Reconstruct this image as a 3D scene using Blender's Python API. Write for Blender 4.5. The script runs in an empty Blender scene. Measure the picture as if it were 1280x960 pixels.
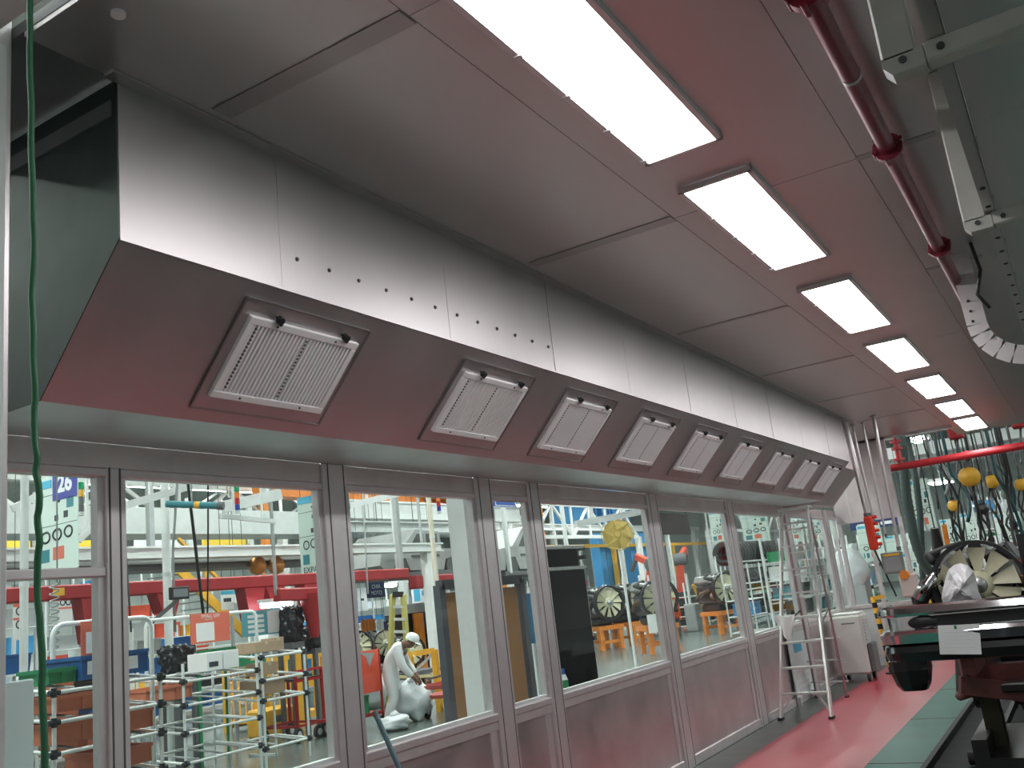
import bpy, bmesh, math, random
from mathutils import Vector, Matrix

scene = bpy.context.scene
COL = scene.collection

# ------------------------------------------------------------------ camera
CAM_R = [(0.84461761, 0.52297532, -0.11453343),      # image right
         (-0.21569650, 0.13660989, -0.96685716),     # image down
         (-0.48999603, 0.84132904, 0.22818706)]      # forward
FPX = 1160.87
CAM = Vector((0.0, 0.0, 1.6))
cd = bpy.data.cameras.new('camera')
cam = bpy.data.objects.new('camera', cd)
COL.objects.link(cam)
cd.sensor_width = 36.0
cd.lens = FPX / 1280.0 * 36.0
cd.clip_start = 0.05
cd.clip_end = 300
rx, dn, fw = [Vector(v).normalized() for v in CAM_R]
m = Matrix(((rx.x, -dn.x, -fw.x, CAM.x), (rx.y, -dn.y, -fw.y, CAM.y), (rx.z, -dn.z, -fw.z, CAM.z), (0, 0, 0, 1)))
cam.matrix_world = m
scene.camera = cam

# ------------------------------------------------------------------ world, exposure
world = bpy.data.worlds.new('hall_air')
scene.world = world
world.use_nodes = True
bgn = world.node_tree.nodes['Background']
bgn.inputs[0].default_value = (0.78, 0.86, 0.82, 1)
bgn.inputs[1].default_value = 0.22
vs = scene.view_settings
vs.view_transform = 'Standard'
vs.look = 'None'
vs.exposure = 0.4
vs.gamma = 1.0
vs.use_curve_mapping = False
BOOTH_LAMP = 13.5       # radiance of the booth luminaires
HALL_LAMP = 29.0        # radiance of the hall strip lights

# ------------------------------------------------------------------ pixel helpers (1280 x 960 frame)
def ray(u, v):
    return rx * ((u - 640) / FPX) + dn * ((v - 480) / FPX) + fw
def on_x(u, v, x):
    d = ray(u, v); return CAM + d * ((x - CAM.x) / d.x)
def on_y(u, v, y):
    d = ray(u, v); return CAM + d * ((y - CAM.y) / d.y)
def on_z(u, v, z):
    d = ray(u, v); return CAM + d * ((z - CAM.z) / d.z)
def at_d(u, v, dep):
    return CAM + ray(u, v) * dep

# ------------------------------------------------------------------ materials
MATS = {}
def mat(name, col, rough=0.5, metal=0.0, var=0.0, vscale=6.0, bump=0.0, bscale=60.0, stretch=(1, 1, 1), emit=0.0, rvar=0.0, coat=0.0, spec=0.5, alpha=None):
    if name in MATS: return MATS[name]
    mt = bpy.data.materials.new(name)
    mt.use_nodes = True
    nt = mt.node_tree
    b = nt.nodes['Principled BSDF']
    c = tuple(col) + (1,)
    b.inputs['Base Color'].default_value = c
    b.inputs['Roughness'].default_value = rough
    b.inputs['Metallic'].default_value = metal
    b.inputs['Specular IOR Level'].default_value = spec
    if coat: b.inputs['Coat Weight'].default_value = coat; b.inputs['Coat Roughness'].default_value = 0.08
    if emit:
        b.inputs['Emission Color'].default_value = c
        b.inputs['Emission Strength'].default_value = emit
    if var or bump or rvar:
        tc = nt.nodes.new('ShaderNodeTexCoord')
        mp = nt.nodes.new('ShaderNodeMapping')
        mp.inputs['Scale'].default_value = stretch
        nt.links.new(tc.outputs['Object'], mp.inputs['Vector'])
        if var or rvar:
            nz = nt.nodes.new('ShaderNodeTexNoise')
            nz.inputs['Scale'].default_value = vscale
            nz.inputs['Detail'].default_value = 5
            nt.links.new(mp.outputs[0], nz.inputs['Vector'])
            if var:
                rp = nt.nodes.new('ShaderNodeMapRange')
                rp.inputs[1].default_value = 0.3; rp.inputs[2].default_value = 0.7
                rp.inputs[3].default_value = 1 - var; rp.inputs[4].default_value = 1 + var
                nt.links.new(nz.outputs['Fac'], rp.inputs[0])
                mx = nt.nodes.new('ShaderNodeVectorMath'); mx.operation = 'SCALE'
                mx.inputs[0].default_value = col
                nt.links.new(rp.outputs[0], mx.inputs['Scale'])
                nt.links.new(mx.outputs[0], b.inputs['Base Color'])
            if rvar:
                rr = nt.nodes.new('ShaderNodeMapRange')
                rr.inputs[1].default_value = 0.3; rr.inputs[2].default_value = 0.7
                rr.inputs[3].default_value = max(0.02, rough - rvar); rr.inputs[4].default_value = rough + rvar
                nt.links.new(nz.outputs['Fac'], rr.inputs[0])
                nt.links.new(rr.outputs[0], b.inputs['Roughness'])
        if bump:
            n2 = nt.nodes.new('ShaderNodeTexNoise')
            n2.inputs['Scale'].default_value = bscale
            n2.inputs['Detail'].default_value = 4
            nt.links.new(mp.outputs[0], n2.inputs['Vector'])
            bp = nt.nodes.new('ShaderNodeBump')
            bp.inputs['Strength'].default_value = bump
            bp.inputs['Distance'].default_value = 0.01
            nt.links.new(n2.outputs['Fac'], bp.inputs['Height'])
            nt.links.new(bp.outputs[0], b.inputs['Normal'])
    MATS[name] = mt
    return mt

def glass_mat():
    mt = bpy.data.materials.new('window_glass'); mt.use_nodes = True
    nt = mt.node_tree; nt.nodes.clear()
    out = nt.nodes.new('ShaderNodeOutputMaterial')
    tr = nt.nodes.new('ShaderNodeBsdfTransparent'); tr.inputs[0].default_value = (0.965, 0.99, 0.98, 1)
    gl = nt.nodes.new('ShaderNodeBsdfGlossy'); gl.inputs['Roughness'].default_value = 0.02
    lw = nt.nodes.new('ShaderNodeLayerWeight'); lw.inputs[0].default_value = 0.5
    pw = nt.nodes.new('ShaderNodeMath'); pw.operation = 'POWER'; pw.inputs[1].default_value = 5.0
    fr = nt.nodes.new('ShaderNodeMapRange'); fr.inputs[3].default_value = 0.025; fr.inputs[4].default_value = 0.55
    nt.links.new(lw.outputs['Facing'], pw.inputs[0]); nt.links.new(pw.outputs[0], fr.inputs[0])
    mx = nt.nodes.new('ShaderNodeMixShader')
    nt.links.new(fr.outputs[0], mx.inputs[0]); nt.links.new(tr.outputs[0], mx.inputs[1]); nt.links.new(gl.outputs[0], mx.inputs[2])
    nt.links.new(mx.outputs[0], out.inputs[0])
    MATS['glass'] = mt
    return mt
glass_mat()
def emis(name, col, s):
    mt = bpy.data.materials.new(name); mt.use_nodes = True
    nt = mt.node_tree; nt.nodes.clear()
    out = nt.nodes.new('ShaderNodeOutputMaterial'); e = nt.nodes.new('ShaderNodeEmission')
    e.inputs[0].default_value = tuple(col) + (1,); e.inputs[1].default_value = s
    nt.links.new(e.outputs[0], out.inputs[0]); MATS[name] = mt
    return mt

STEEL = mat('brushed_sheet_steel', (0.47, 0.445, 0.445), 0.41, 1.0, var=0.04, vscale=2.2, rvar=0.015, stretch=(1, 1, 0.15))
CEILM = mat('dull_ceiling_steel', (0.62, 0.575, 0.575), 0.37, 1.0, var=0.05, vscale=1.6, rvar=0.03, stretch=(1, 0.4, 1))
PANELM = mat('scuffed_lower_steel', (0.68, 0.615, 0.62), 0.37, 0.9, var=0.10, vscale=3.5, rvar=0.08)
ALU = mat('anodised_aluminium', (0.74, 0.70, 0.71), 0.38, 0.7, var=0.05, vscale=8)
ALUD = mat('dark_gasket', (0.10, 0.09, 0.095), 0.5)
WHITE = mat('white_paint', (0.78, 0.80, 0.79), 0.45, var=0.04)
WHITEPL = mat('white_plastic', (0.88, 0.86, 0.87), 0.4)
PLEAT = mat('filter_media', (0.86, 0.84, 0.85), 0.8)
BLACK = mat('black_plastic', (0.015, 0.015, 0.016), 0.4)
BLACKG = mat('black_gloss', (0.012, 0.012, 0.013), 0.15, coat=0.5)
RUBBER = mat('rubber', (0.02, 0.02, 0.021), 0.7, var=0.2)
DARKMETAL = mat('dark_metal', (0.09, 0.09, 0.095), 0.4, 0.7, var=0.3, vscale=15)
CASTALU = mat('cast_aluminium', (0.45, 0.46, 0.46), 0.4, 0.8, var=0.25, vscale=20)
CHROME = mat('chrome', (0.75, 0.75, 0.76), 0.07, 1.0)
REDP = mat('red_paint', (0.36, 0.016, 0.022), 0.4, var=0.1)
REDPIPE = mat('dark_red_pipe', (0.20, 0.009, 0.025), 0.4, var=0.15)
REDO = mat('orange_red_paint', (0.72, 0.09, 0.045), 0.45, var=0.1)
ORANGE = mat('orange_paint', (0.80, 0.25, 0.03), 0.45, var=0.1)
YELLOW = mat('yellow_paint', (0.82, 0.44, 0.04), 0.45, var=0.1)
BLUE = mat('blue_plastic', (0.02, 0.12, 0.36), 0.45, var=0.1)
SKYBLUE = mat('sky_blue', (0.05, 0.30, 0.62), 0.45)
TEAL = mat('teal_paint', (0.04, 0.22, 0.26), 0.4)
GREEN = mat('green_plastic', (0.02, 0.25, 0.10), 0.45, var=0.1)
GREENC = mat('green_cable', (0.04, 0.19, 0.09), 0.5)
TERRA = mat('terracotta_plastic', (0.55, 0.17, 0.09), 0.5, var=0.08)
CARD = mat('cardboard', (0.42, 0.30, 0.20), 0.85, var=0.08)
GREY = mat('grey_paint', (0.36, 0.38, 0.38), 0.5, var=0.05)
LGREY = mat('light_grey_paint', (0.60, 0.63, 0.62), 0.5, var=0.05)
DGREY = mat('dark_grey_paint', (0.12, 0.125, 0.13), 0.5, var=0.1)
NAVY = mat('navy_sign', (0.015, 0.03, 0.12), 0.4)
BLUESIGN = mat('royal_blue_print', (0.03, 0.04, 0.30), 0.4)
PAPER = mat('paper', (0.80, 0.82, 0.82), 0.8, var=0.02)
POSTER = mat('mint_poster', (0.62, 0.74, 0.68), 0.6)
INK = mat('ink', (0.03, 0.04, 0.045), 0.6)
CYAN = mat('cyan_print', (0.06, 0.42, 0.62), 0.5)
SALMON = mat('salmon_sign', (0.72, 0.16, 0.10), 0.5)
CORK = mat('cork', (0.40, 0.22, 0.11), 0.9, var=0.12, vscale=90)
BROWN = mat('brown_frame', (0.075, 0.05, 0.045), 0.5)

# ------------------------------------------------------------------ mesh builder
ORG = {}
def tag(o, label=None, cat=None, group=None, kind=None):
    if label: o['label'] = label
    if cat: o['category'] = cat
    if group: o['group'] = group
    if kind: o['kind'] = kind
    return o

def thing(name, loc, label=None, cat=None, group=None, kind=None):
    o = bpy.data.objects.new(name, None)
    o.empty_display_size = 0.1
    COL.objects.link(o)
    o.location = loc
    ORG[o.name] = Vector(loc)
    return tag(o, label, cat, group, kind)

class MB:
    def __init__(self): self.v = []; self.f = []; self.sm = []
    def add(self, vs, fs, smooth=False):
        n = len(self.v)
        self.v += [Vector(p) for p in vs]
        self.f += [tuple(i + n for i in f) for f in fs]
        self.sm += [smooth] * len(fs)
        return self
    def box(self, a, b):
        x0, x1 = sorted((a[0], b[0])); y0, y1 = sorted((a[1], b[1])); z0, z1 = sorted((a[2], b[2]))
        return self.add([(x0, y0, z0), (x1, y0, z0), (x1, y1, z0), (x0, y1, z0), (x0, y0, z1), (x1, y0, z1), (x1, y1, z1), (x0, y1, z1)],
                        [(0, 3, 2, 1), (4, 5, 6, 7), (0, 1, 5, 4), (1, 2, 6, 5), (2, 3, 7, 6), (3, 0, 4, 7)])
    def obox(self, c, ax, ay, az):            # oriented box, half-axis vectors
        c, ax, ay, az = map(Vector, (c, ax, ay, az))
        if ax.cross(ay).dot(az) < 0: az = -az
        P = [c + sx * ax + sy * ay + sz * az for sz in (-1, 1) for sx, sy in ((-1, -1), (1, -1), (1, 1), (-1, 1))]
        return self.add(P, [(0, 3, 2, 1), (4, 5, 6, 7), (0, 1, 5, 4), (1, 2, 6, 5), (2, 3, 7, 6), (3, 0, 4, 7)])
    def bar(self, a, b, w, h, up=(0, 0, 1)):  # rectangular bar from a to b
        a, b = Vector(a), Vector(b); d = b - a; t = d.normalized(); up = Vector(up)
        if abs(t.dot(up)) > 0.95: up = Vector((0, 1, 0)) if abs(t.y) < 0.9 else Vector((1, 0, 0))
        s = t.cross(up).normalized(); u = s.cross(t)
        return self.obox((a + b) / 2, d / 2, s * (w / 2), u * (h / 2))
    def cyl(self, a, b, r, r2=None, n=12, caps=True, smooth=True):
        a, b = Vector(a), Vector(b); r2 = r if r2 is None else r2
        t = (b - a).normalized(); up = Vector((0, 0, 1)) if abs(t.z) < 0.9 else Vector((1, 0, 0))
        s = t.cross(up).normalized(); u = s.cross(t)
        P = []
        for c, q in ((a, r), (b, r2)):
            for i in range(n):
                an = 2 * math.pi * i / n
                P.append(c + s * (q * math.cos(an)) + u * (q * math.sin(an)))
        self.add(P, [(i, i + n, (i + 1) % n + n, (i + 1) % n) for i in range(n)], smooth)
        if caps:
            self.add(P[:n], [tuple(range(n))]); self.add(P[n:], [tuple(reversed(range(n)))])
        return self
    def tube(self, pts, r, n=8, closed=False):
        pts = [Vector(p) for p in pts]
        if not isinstance(r, (list, tuple)): r = [r] * len(pts)
        N = len(pts); P = []; prev = None
        for i in range(N):
            if closed: t = pts[(i + 1) % N] - pts[i - 1]
            else: t = pts[min(i + 1, N - 1)] - pts[max(i - 1, 0)]
            t = t.normalized() if t.length > 1e-9 else Vector((0, 0, 1))
            if prev is None:
                up = Vector((0, 0, 1)) if abs(t.z) < 0.9 else Vector((1, 0, 0))
                s = t.cross(up).normalized()
            else:
                s = prev - t * prev.dot(t)
                s = s.normalized() if s.length > 1e-6 else t.cross(Vector((0, 1, 0.3))).normalized()
            prev = s; u = s.cross(t)
            for k in range(n):
                an = 2 * math.pi * k / n
                P.append(pts[i] + s * (r[i] * math.cos(an)) + u * (r[i] * math.sin(an)))
        F = []
        for i in range(N if closed else N - 1):
            a = i * n; b = ((i + 1) % N) * n
            F += [(a + k, b + k, b + (k + 1) % n, a + (k + 1) % n) for k in range(n)]
        if not closed: F += [tuple(range(n)), tuple(reversed(range((N - 1) * n, N * n)))]
        return self.add(P, F, True)
    def prism(self, prof, axis, a, b):        # profile of 2D points in the two other axes, swept along axis a..b
        n = len(prof)
        def pt(p, t):
            if axis == 0: return (t, p[0], p[1])
            if axis == 1: return (p[0], t, p[1])
            return (p[0], p[1], t)
        P = [pt(p, a) for p in prof] + [pt(p, b) for p in prof]
        F = [tuple(range(n)), tuple(reversed(range(n, 2 * n)))] + [(i, i + n, (i + 1) % n + n, (i + 1) % n) for i in range(n)]
        return self.add(P, F)
    def lathe(self, c, ax, prof, n=20):       # prof: (radius, distance along axis)
        c, t = Vector(c), Vector(ax).normalized()
        up = Vector((0, 0, 1)) if abs(t.z) < 0.9 else Vector((1, 0, 0))
        s = t.cross(up).normalized(); u = s.cross(t); P = []
        for r, h in prof:
            for k in range(n):
                an = 2 * math.pi * k / n
                P.append(c + t * h + s * (r * math.cos(an)) + u * (r * math.sin(an)))
        F = []
        for i in range(len(prof) - 1):
            F += [(i * n + k, (i + 1) * n + k, (i + 1) * n + (k + 1) % n, i * n + (k + 1) % n) for k in range(n)]
        return self.add(P, F, True)
    def blob(self, c, rad, seed=0, amp=0.15, nu=14, nv=9, freq=2.0):
        from mathutils import noise
        c = Vector(c); rad = Vector(rad); P = []
        for i in range(nv + 1):
            th = math.pi * i / nv
            for k in range(nu):
                ph = 2 * math.pi * k / nu
                d = Vector((math.sin(th) * math.cos(ph), math.sin(th) * math.sin(ph), math.cos(th)))
                q = 1 + amp * noise.noise(d * freq + Vector((seed * 7.1, seed * 3.3, seed)))  + amp * 0.5 * noise.noise(d * freq * 2.7 + Vector((seed, seed * 5.3, 0)))
                P.append(c + Vector((d.x * rad.x, d.y * rad.y, d.z * rad.z)) * q)
        F = [(i * nu + k, (i + 1) * nu + k, (i + 1) * nu + (k + 1) % nu, i * nu + (k + 1) % nu) for i in range(nv) for k in range(nu)]
        return self.add(P, F, True)
    def build(self, name, material, parent=None, bevel=0.0, origin=None):
        me = bpy.data.meshes.new(name)
        if parent is not None: org = ORG[parent.name]
        elif origin is not None: org = Vector(origin)
        else:
            xs = [p.x for p in self.v]; ys = [p.y for p in self.v]; zs = [p.z for p in self.v]
            org = Vector(((min(xs) + max(xs)) / 2, (min(ys) + max(ys)) / 2, min(zs)))
        me.from_pydata([p - org for p in self.v], [], self.f)
        me.polygons.foreach_set('use_smooth', self.sm)
        me.materials.append(material)
        bm = bmesh.new(); bm.from_mesh(me)
        bmesh.ops.recalc_face_normals(bm, faces=bm.faces)
        if bevel:
            bmesh.ops.bevel(bm, geom=list(bm.edges), offset=bevel, segments=1, profile=0.5, affect='EDGES', clamp_overlap=True)
        bm.to_mesh(me); bm.free()
        o = bpy.data.objects.new(name, me)
        COL.objects.link(o)
        if parent is not None: o.parent = parent
        else: o.location = org
        ORG[o.name] = org
        return o

def kids(o): return list(o.children)
def dup(o, loc=None, rz=None, parent=None, label=None, group=None):
    c = o.copy(); COL.objects.link(c); c.parent = parent
    if loc is not None: c.location = loc
    if rz is not None: c.rotation_euler = (0, 0, rz)
    if label: c['label'] = label
    if group: c['group'] = group
    for k in kids(o): dup(k, parent=c)
    return c

def text(body, size, loc, right, up, material, parent, name='lettering', align='CENTER', depth=0.001, bold=0.0):
    cu = bpy.data.curves.new('t', 'FONT'); cu.body = body; cu.size = size; cu.align_x = align; cu.align_y = 'CENTER'
    cu.extrude = depth; cu.resolution_u = 3; cu.offset = bold
    to = bpy.data.objects.new('t', cu); COL.objects.link(to)
    bpy.context.view_layer.update()
    me = bpy.data.meshes.new_from_object(to)
    bpy.data.objects.remove(to); bpy.data.curves.remove(cu)
    right = Vector(right).normalized(); up = Vector(up).normalized(); nn = right.cross(up)
    M4 = Matrix(((right.x, up.x, nn.x, 0), (right.y, up.y, nn.y, 0), (right.z, up.z, nn.z, 0), (0, 0, 0, 1)))
    org = ORG[parent.name]
    me.transform(Matrix.Translation(Vector(loc) - org) @ M4)
    me.materials.clear(); me.materials.append(material)
    o = bpy.data.objects.new(name, me); COL.objects.link(o); o.parent = parent; ORG[o.name] = org
    return o
UPZ = Vector((0, 0, 1))
rnd = random.Random(5)
ORDW = ['first', 'second', 'third', 'fourth', 'fifth', 'sixth', 'seventh', 'eighth', 'ninth', 'tenth', 'eleventh', 'twelfth', 'thirteenth', 'fourteenth', 'fifteenth', 'sixteenth', 'seventeenth', 'eighteenth', 'nineteenth', 'twentieth', 'twenty-first', 'twenty-second', 'twenty-third', 'twenty-fourth']
# =================================================================== BOOTH SHELL
WX = -3.43          # face of the glazed wall
FX = -2.484         # vertical face of the air plenum
ZC = 3.49           # ceiling
ZS = 2.45           # soffit
YE, YF = 1.83, 12.86

# ---- floor
HALLFLOOR = mat('polished_green_grey_concrete', (0.125, 0.155, 0.145), 0.26, var=0.05, vscale=0.8)
REDFLOOR = mat('red_floor_paint', (0.37, 0.045, 0.065), 0.30, var=0.05, vscale=2.0)
GREENFLOOR = mat('green_floor_paint', (0.014, 0.11, 0.085), 0.4, var=0.1, vscale=2.5, spec=0.3)
DARKFLOOR = mat('dark_floor_edge', (0.085, 0.10, 0.09), 0.35, var=0.2, vscale=4)
fl = tag(MB().box((-60, -8, -0.3), (16, 75, 0)).build('floor', HALLFLOOR), kind='structure')
MB().box((WX + 0.02, -4, 0), (-3.05, 15.7, 0.002)).build('edge_strip', DARKFLOOR, fl)
MB().box((-3.05, -4, 0), (-1.93, 30, 0.003)).build('red_lane', REDFLOOR, fl)
MB().box((-1.93, -4, 0), (-1.42, 30, 0.003)).build('green_lane', GREENFLOOR, fl)
for y in (6.2, 8.3, 10.46, 12.6, 14.8):
    MB().box((-1.93, y, 0.003), (-1.42, y + 0.03, 0.005)).build('lane_joint', BLACK, fl)
MB().box((0.55, -4, 0), (1.3, 30, 0.003)).build('green_lane', GREENFLOOR, fl)

# ---- ceiling made of sheet panels
ce = thing('ceiling', (0, 8, ZC), kind='structure')
rows = [1.5, 2.21, 4.51, 6.76, 9.02, 11.22, 13.45, 15.78]
cols = [(WX, FX), (FX, -1.51), (-1.51, -0.555), (-0.555, 1.3), (1.3, 3.2)]
for ci, (xa, xb) in enumerate(cols):
    for i in range(len(rows) - 1):
        if ci == 0 and rows[i] < 11: continue
        y1 = rows[i + 1]
        if ci >= 2 and i == len(rows) - 2: y1 = 17.2
        g = 0.0015
        MB().box((xa + g, rows[i] + g, ZC + rnd.uniform(0, 0.0015)), (xb - g, y1 - g, ZC + 0.04)).build('ceiling_panel', CEILM, ce)
MB().box((WX, 1.5, ZC + 0.02), (3.2, 15.78, ZC + 0.06)).build('backing_sheet', DGREY, ce)
for y in rows[1:-1]:
    w = 0.045 if y < 5 else 0.025
    MB().box((FX + 0.09, y - w, ZC - 0.003), (-1.515, y + w, ZC)).build('seam_strip', STEEL, ce)
for y in rows[2:4]:
    MB().box((-0.56, y - 0.03, ZC - 0.003), (-0.2, y + 0.03, ZC)).build('seam_strip', STEEL, ce)
MB().box((-2.95, 15.78, ZC - 0.03), (-1.45, 15.83, ZC + 0.06)).build('edge_angle', ALU, ce)
MB().cyl((-2.169, 1.609, ZC - 0.012), (-2.169, 1.609, ZC), 0.022, n=20).build('plug', WHITEPL, ce)
MB().box((-2.486, YE - 0.05, ZC - 0.01), (-2.43, YF, ZC)).build('cove_angle', STEEL, ce)

# ---- the glazed wall
wl = thing('wall_left', (WX, 8, 0), kind='structure')
posts = [(3.74, 3.93), (5.215, 5.42), (5.91, 6.085), (8.10, 8.35), (10.33, 10.6), (12.66, 12.95), (14.93, 15.2)]
def post(y0, y1, z0=0.0, z1=ZS):
    mb = MB()
    mb.box((WX - 0.07, y0, z0), (WX + 0.012, y1, z1))
    o = mb.build('post', ALU, wl, bevel=0.004)
    k = (y1 - y0)
    g = MB()
    for yy in (y0 + 0.22 * k, y1 - 0.12 * k): g.box((WX + 0.012, yy - 0.004, z0), (WX + 0.0135, yy + 0.004, z1))
    g.build('groove', ALUD, o)
for a, b in posts: post(a, b)
post(2.43, 2.505, 0.0, 2.345)
post(1.45, 1.62)
bays = []
edges = [(1.45, 1.62)] + posts
for (a0, a1), (b0, b1) in zip(edges[:-1], edges[1:]): bays.append((a1, b0))
bays.append((15.2, 15.72))
for i, (y0, y1) in enumerate(bays):
    MB().box((WX - 0.06, y0, 2.345), (WX - 0.004, y1, ZS)).build('header', PANELM, wl)
    MB().box((WX - 0.05, y0, 2.305), (WX + 0.008, y1, 2.345)).build('head_rail', ALU, wl, bevel=0.006)
    MB().box((WX - 0.06, y0, 0.885), (WX + 0.012, y1, 0.935)).build('sill', ALU, wl, bevel=0.008)
    MB().box((WX - 0.055, y0, 0.83), (WX + 0.002, y1, 0.885)).build('sill_rail', ALU, wl, bevel=0.004)
    MB().box((WX - 0.045, y0, 0.09), (WX - 0.012, y1, 0.83)).build('lower_panel', PANELM, wl)
    MB().box((WX - 0.05, y0, 0.0), (WX + 0.006, y1, 0.09)).build('bottom_rail', ALU, wl, bevel=0.006)
    s = MB()
    s.box((WX - 0.04, y1 - 0.09, 0.09), (WX - 0.002, y1 - 0.02, 0.83))
    s.build('side_stile', ALU, wl, bevel=0.004)
wn = 0
for i, (y0, y1) in enumerate(bays):
    parts = [(y0, y1)]
    if i == 0: parts = [(y0, 2.43), (2.505, y1)]
    for (a, b) in parts:
        wn += 1
        w = thing('window_%d' % wn, (WX - 0.03, (a + b) / 2, 0.935), kind='structure')
        f = MB()
        t = 0.03
        f.box((WX - 0.05, a, 0.935), (WX - 0.005, a + t, 2.305)); f.box((WX - 0.05, b - t, 0.935), (WX - 0.005, b, 2.305))
        f.build('side_frame', ALU, w)
        MB().box((WX - 0.034, a + t, 0.935), (WX - 0.028, b - t, 2.305)).build('pane', MATS['glass'], w)
        MB().box((WX - 0.05, a + t, 0.935), (WX - 0.01, b - t, 0.955)).build('bead', LGREY, w)
        if i == 0 and a < 2:
            MB().box((WX - 0.05, a, 1.895), (WX + 0.008, b, 1.935)).build('transom', ALU, w, bevel=0.005)

# ---- doorway jamb and header on the near side
tj = tag(MB().box((-2.66, 1.40, 0), (-2.545, 1.50, 3.62)).build('trim_1', ALU, bevel=0.005), kind='structure')
MB().box((-2.545, 1.43, 0), (-2.525, 1.47, 3.46)).build('jamb_stop', WHITE, tj)
tag(MB().box((-2.545, 1.36, 3.52), (3.2, 1.46, 3.60)).build('trim_2', WHITE, bevel=0.005), kind='structure')

# ---- end wall beyond the plenum
wb = thing('wall_back', (-2.95, 15.78, 0), kind='structure')
for i, (xa, xb) in enumerate([(-3.43, -3.19), (-3.19, -2.95), (-2.95, -2.70), (-2.70, -2.45)]):
    MB().box((xa + 0.004, 15.78, 2.22), (xb - 0.004, 15.83, ZC)).build('upper_sheet', PANELM, wb)
for x in (-3.19, -2.95, -2.70): MB().box((x - 0.012, 15.765, 2.22), (x + 0.012, 15.785, ZC)).build('cover_strip', ALU, wb)
for x in (-3.40, -2.95, -2.47): MB().box((x - 0.03, 15.77, 0), (x + 0.03, 15.84, 2.22)).build('post', ALU, wb, bevel=0.004)
MB().box((-3.43, 15.78, 0), (-2.45, 15.82, 0.9)).build('lower_panel', LGREY, wb)
MB().box((-3.43, 15.765, 0.88), (-2.45, 15.84, 0.94)).build('sill', ALU, wb, bevel=0.006)
wn += 1
w = thing('window_%d' % wn, (-2.95, 15.8, 0.94), kind='structure')
MB().box((-3.37, 15.80, 0.94), (-2.98, 15.806, 2.22)).build('pane', MATS['glass'], w)
MB().box((-2.92, 15.80, 0.94), (-2.5, 15.806, 2.22)).build('pane', MATS['glass'], w)

# =================================================================== AIR PLENUM
pl = thing('air_plenum', (-3.0, 7.3, ZS), 'long brushed steel air plenum boxed along the top of the glazed wall', 'duct')
seams = [YE, 2.565, 3.715, 4.80, 5.88, 7.05, 8.21, 9.37, 10.53, 11.79, YF]
for a, b in zip(seams[:-1], seams[1:]):
    q = rnd.uniform(-0.0015, 0.0015)
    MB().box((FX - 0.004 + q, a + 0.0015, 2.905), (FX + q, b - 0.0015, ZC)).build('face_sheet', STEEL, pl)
    MB().box((FX, b - 0.004, 2.905), (FX + 0.0025, b + 0.004, 3.30)).build('seam_bead', STEEL, pl) if b < YF else None
s0, s1 = Vector((FX, 0, 2.905)), Vector((-2.92, 0, ZS))
sd = (s1 - s0).normalized(); sn = Vector((-sd.z, 0, sd.x)) * -1
if sn.z > 0: sn = -sn          # outward normal points down and into the booth
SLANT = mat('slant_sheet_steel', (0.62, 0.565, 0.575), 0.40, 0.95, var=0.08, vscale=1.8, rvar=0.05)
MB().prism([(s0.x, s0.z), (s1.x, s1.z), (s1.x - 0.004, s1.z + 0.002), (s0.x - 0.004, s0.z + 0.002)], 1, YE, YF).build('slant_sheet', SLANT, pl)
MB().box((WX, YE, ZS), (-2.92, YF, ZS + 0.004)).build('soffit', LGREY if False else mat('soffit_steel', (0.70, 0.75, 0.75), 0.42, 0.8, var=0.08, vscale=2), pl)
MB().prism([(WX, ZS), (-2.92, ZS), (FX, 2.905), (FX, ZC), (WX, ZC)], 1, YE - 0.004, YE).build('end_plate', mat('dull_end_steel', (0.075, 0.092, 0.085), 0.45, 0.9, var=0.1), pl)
MB().prism([(WX, ZS), (-2.92, ZS), (FX, 2.905), (FX, ZC), (WX, ZC)], 1, YF, YF + 0.004).build('end_plate', STEEL, pl)
MB().box((WX, YE - 0.012, 3.36), (FX - 0.02, YE - 0.004, 3.42)).build('end_flange', DGREY, pl)
ed = MB(); ed.box((FX - 0.003, YE, 2.902), (FX + 0.004, YF, 2.912)); ed.build('hem', STEEL, pl)
for k in range(12):
    y = 2.654 + k * (4.741 - 2.654) / 11
    MB().cyl((FX, y, 3.054), (FX + 0.008, y, 3.054), 0.010, 0.007, n=6).build('rivet', DARKMETAL, pl)
# stepped-back far section that carries the last grille
PF = thing('return_plenum', (-3.1, 13.4, ZS - 0.05), 'short stepped-back steel plenum box past the far end of the long one', 'duct')
off = 0.13
MB().prism([(WX, ZS - 0.03), (-3.04, ZS - 0.03), (FX - 0.12, 2.86), (FX - 0.12, ZC - 0.005), (WX, ZC - 0.005)], 1, YF + 0.006, 14.0).build('casing', SLANT, PF)

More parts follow.
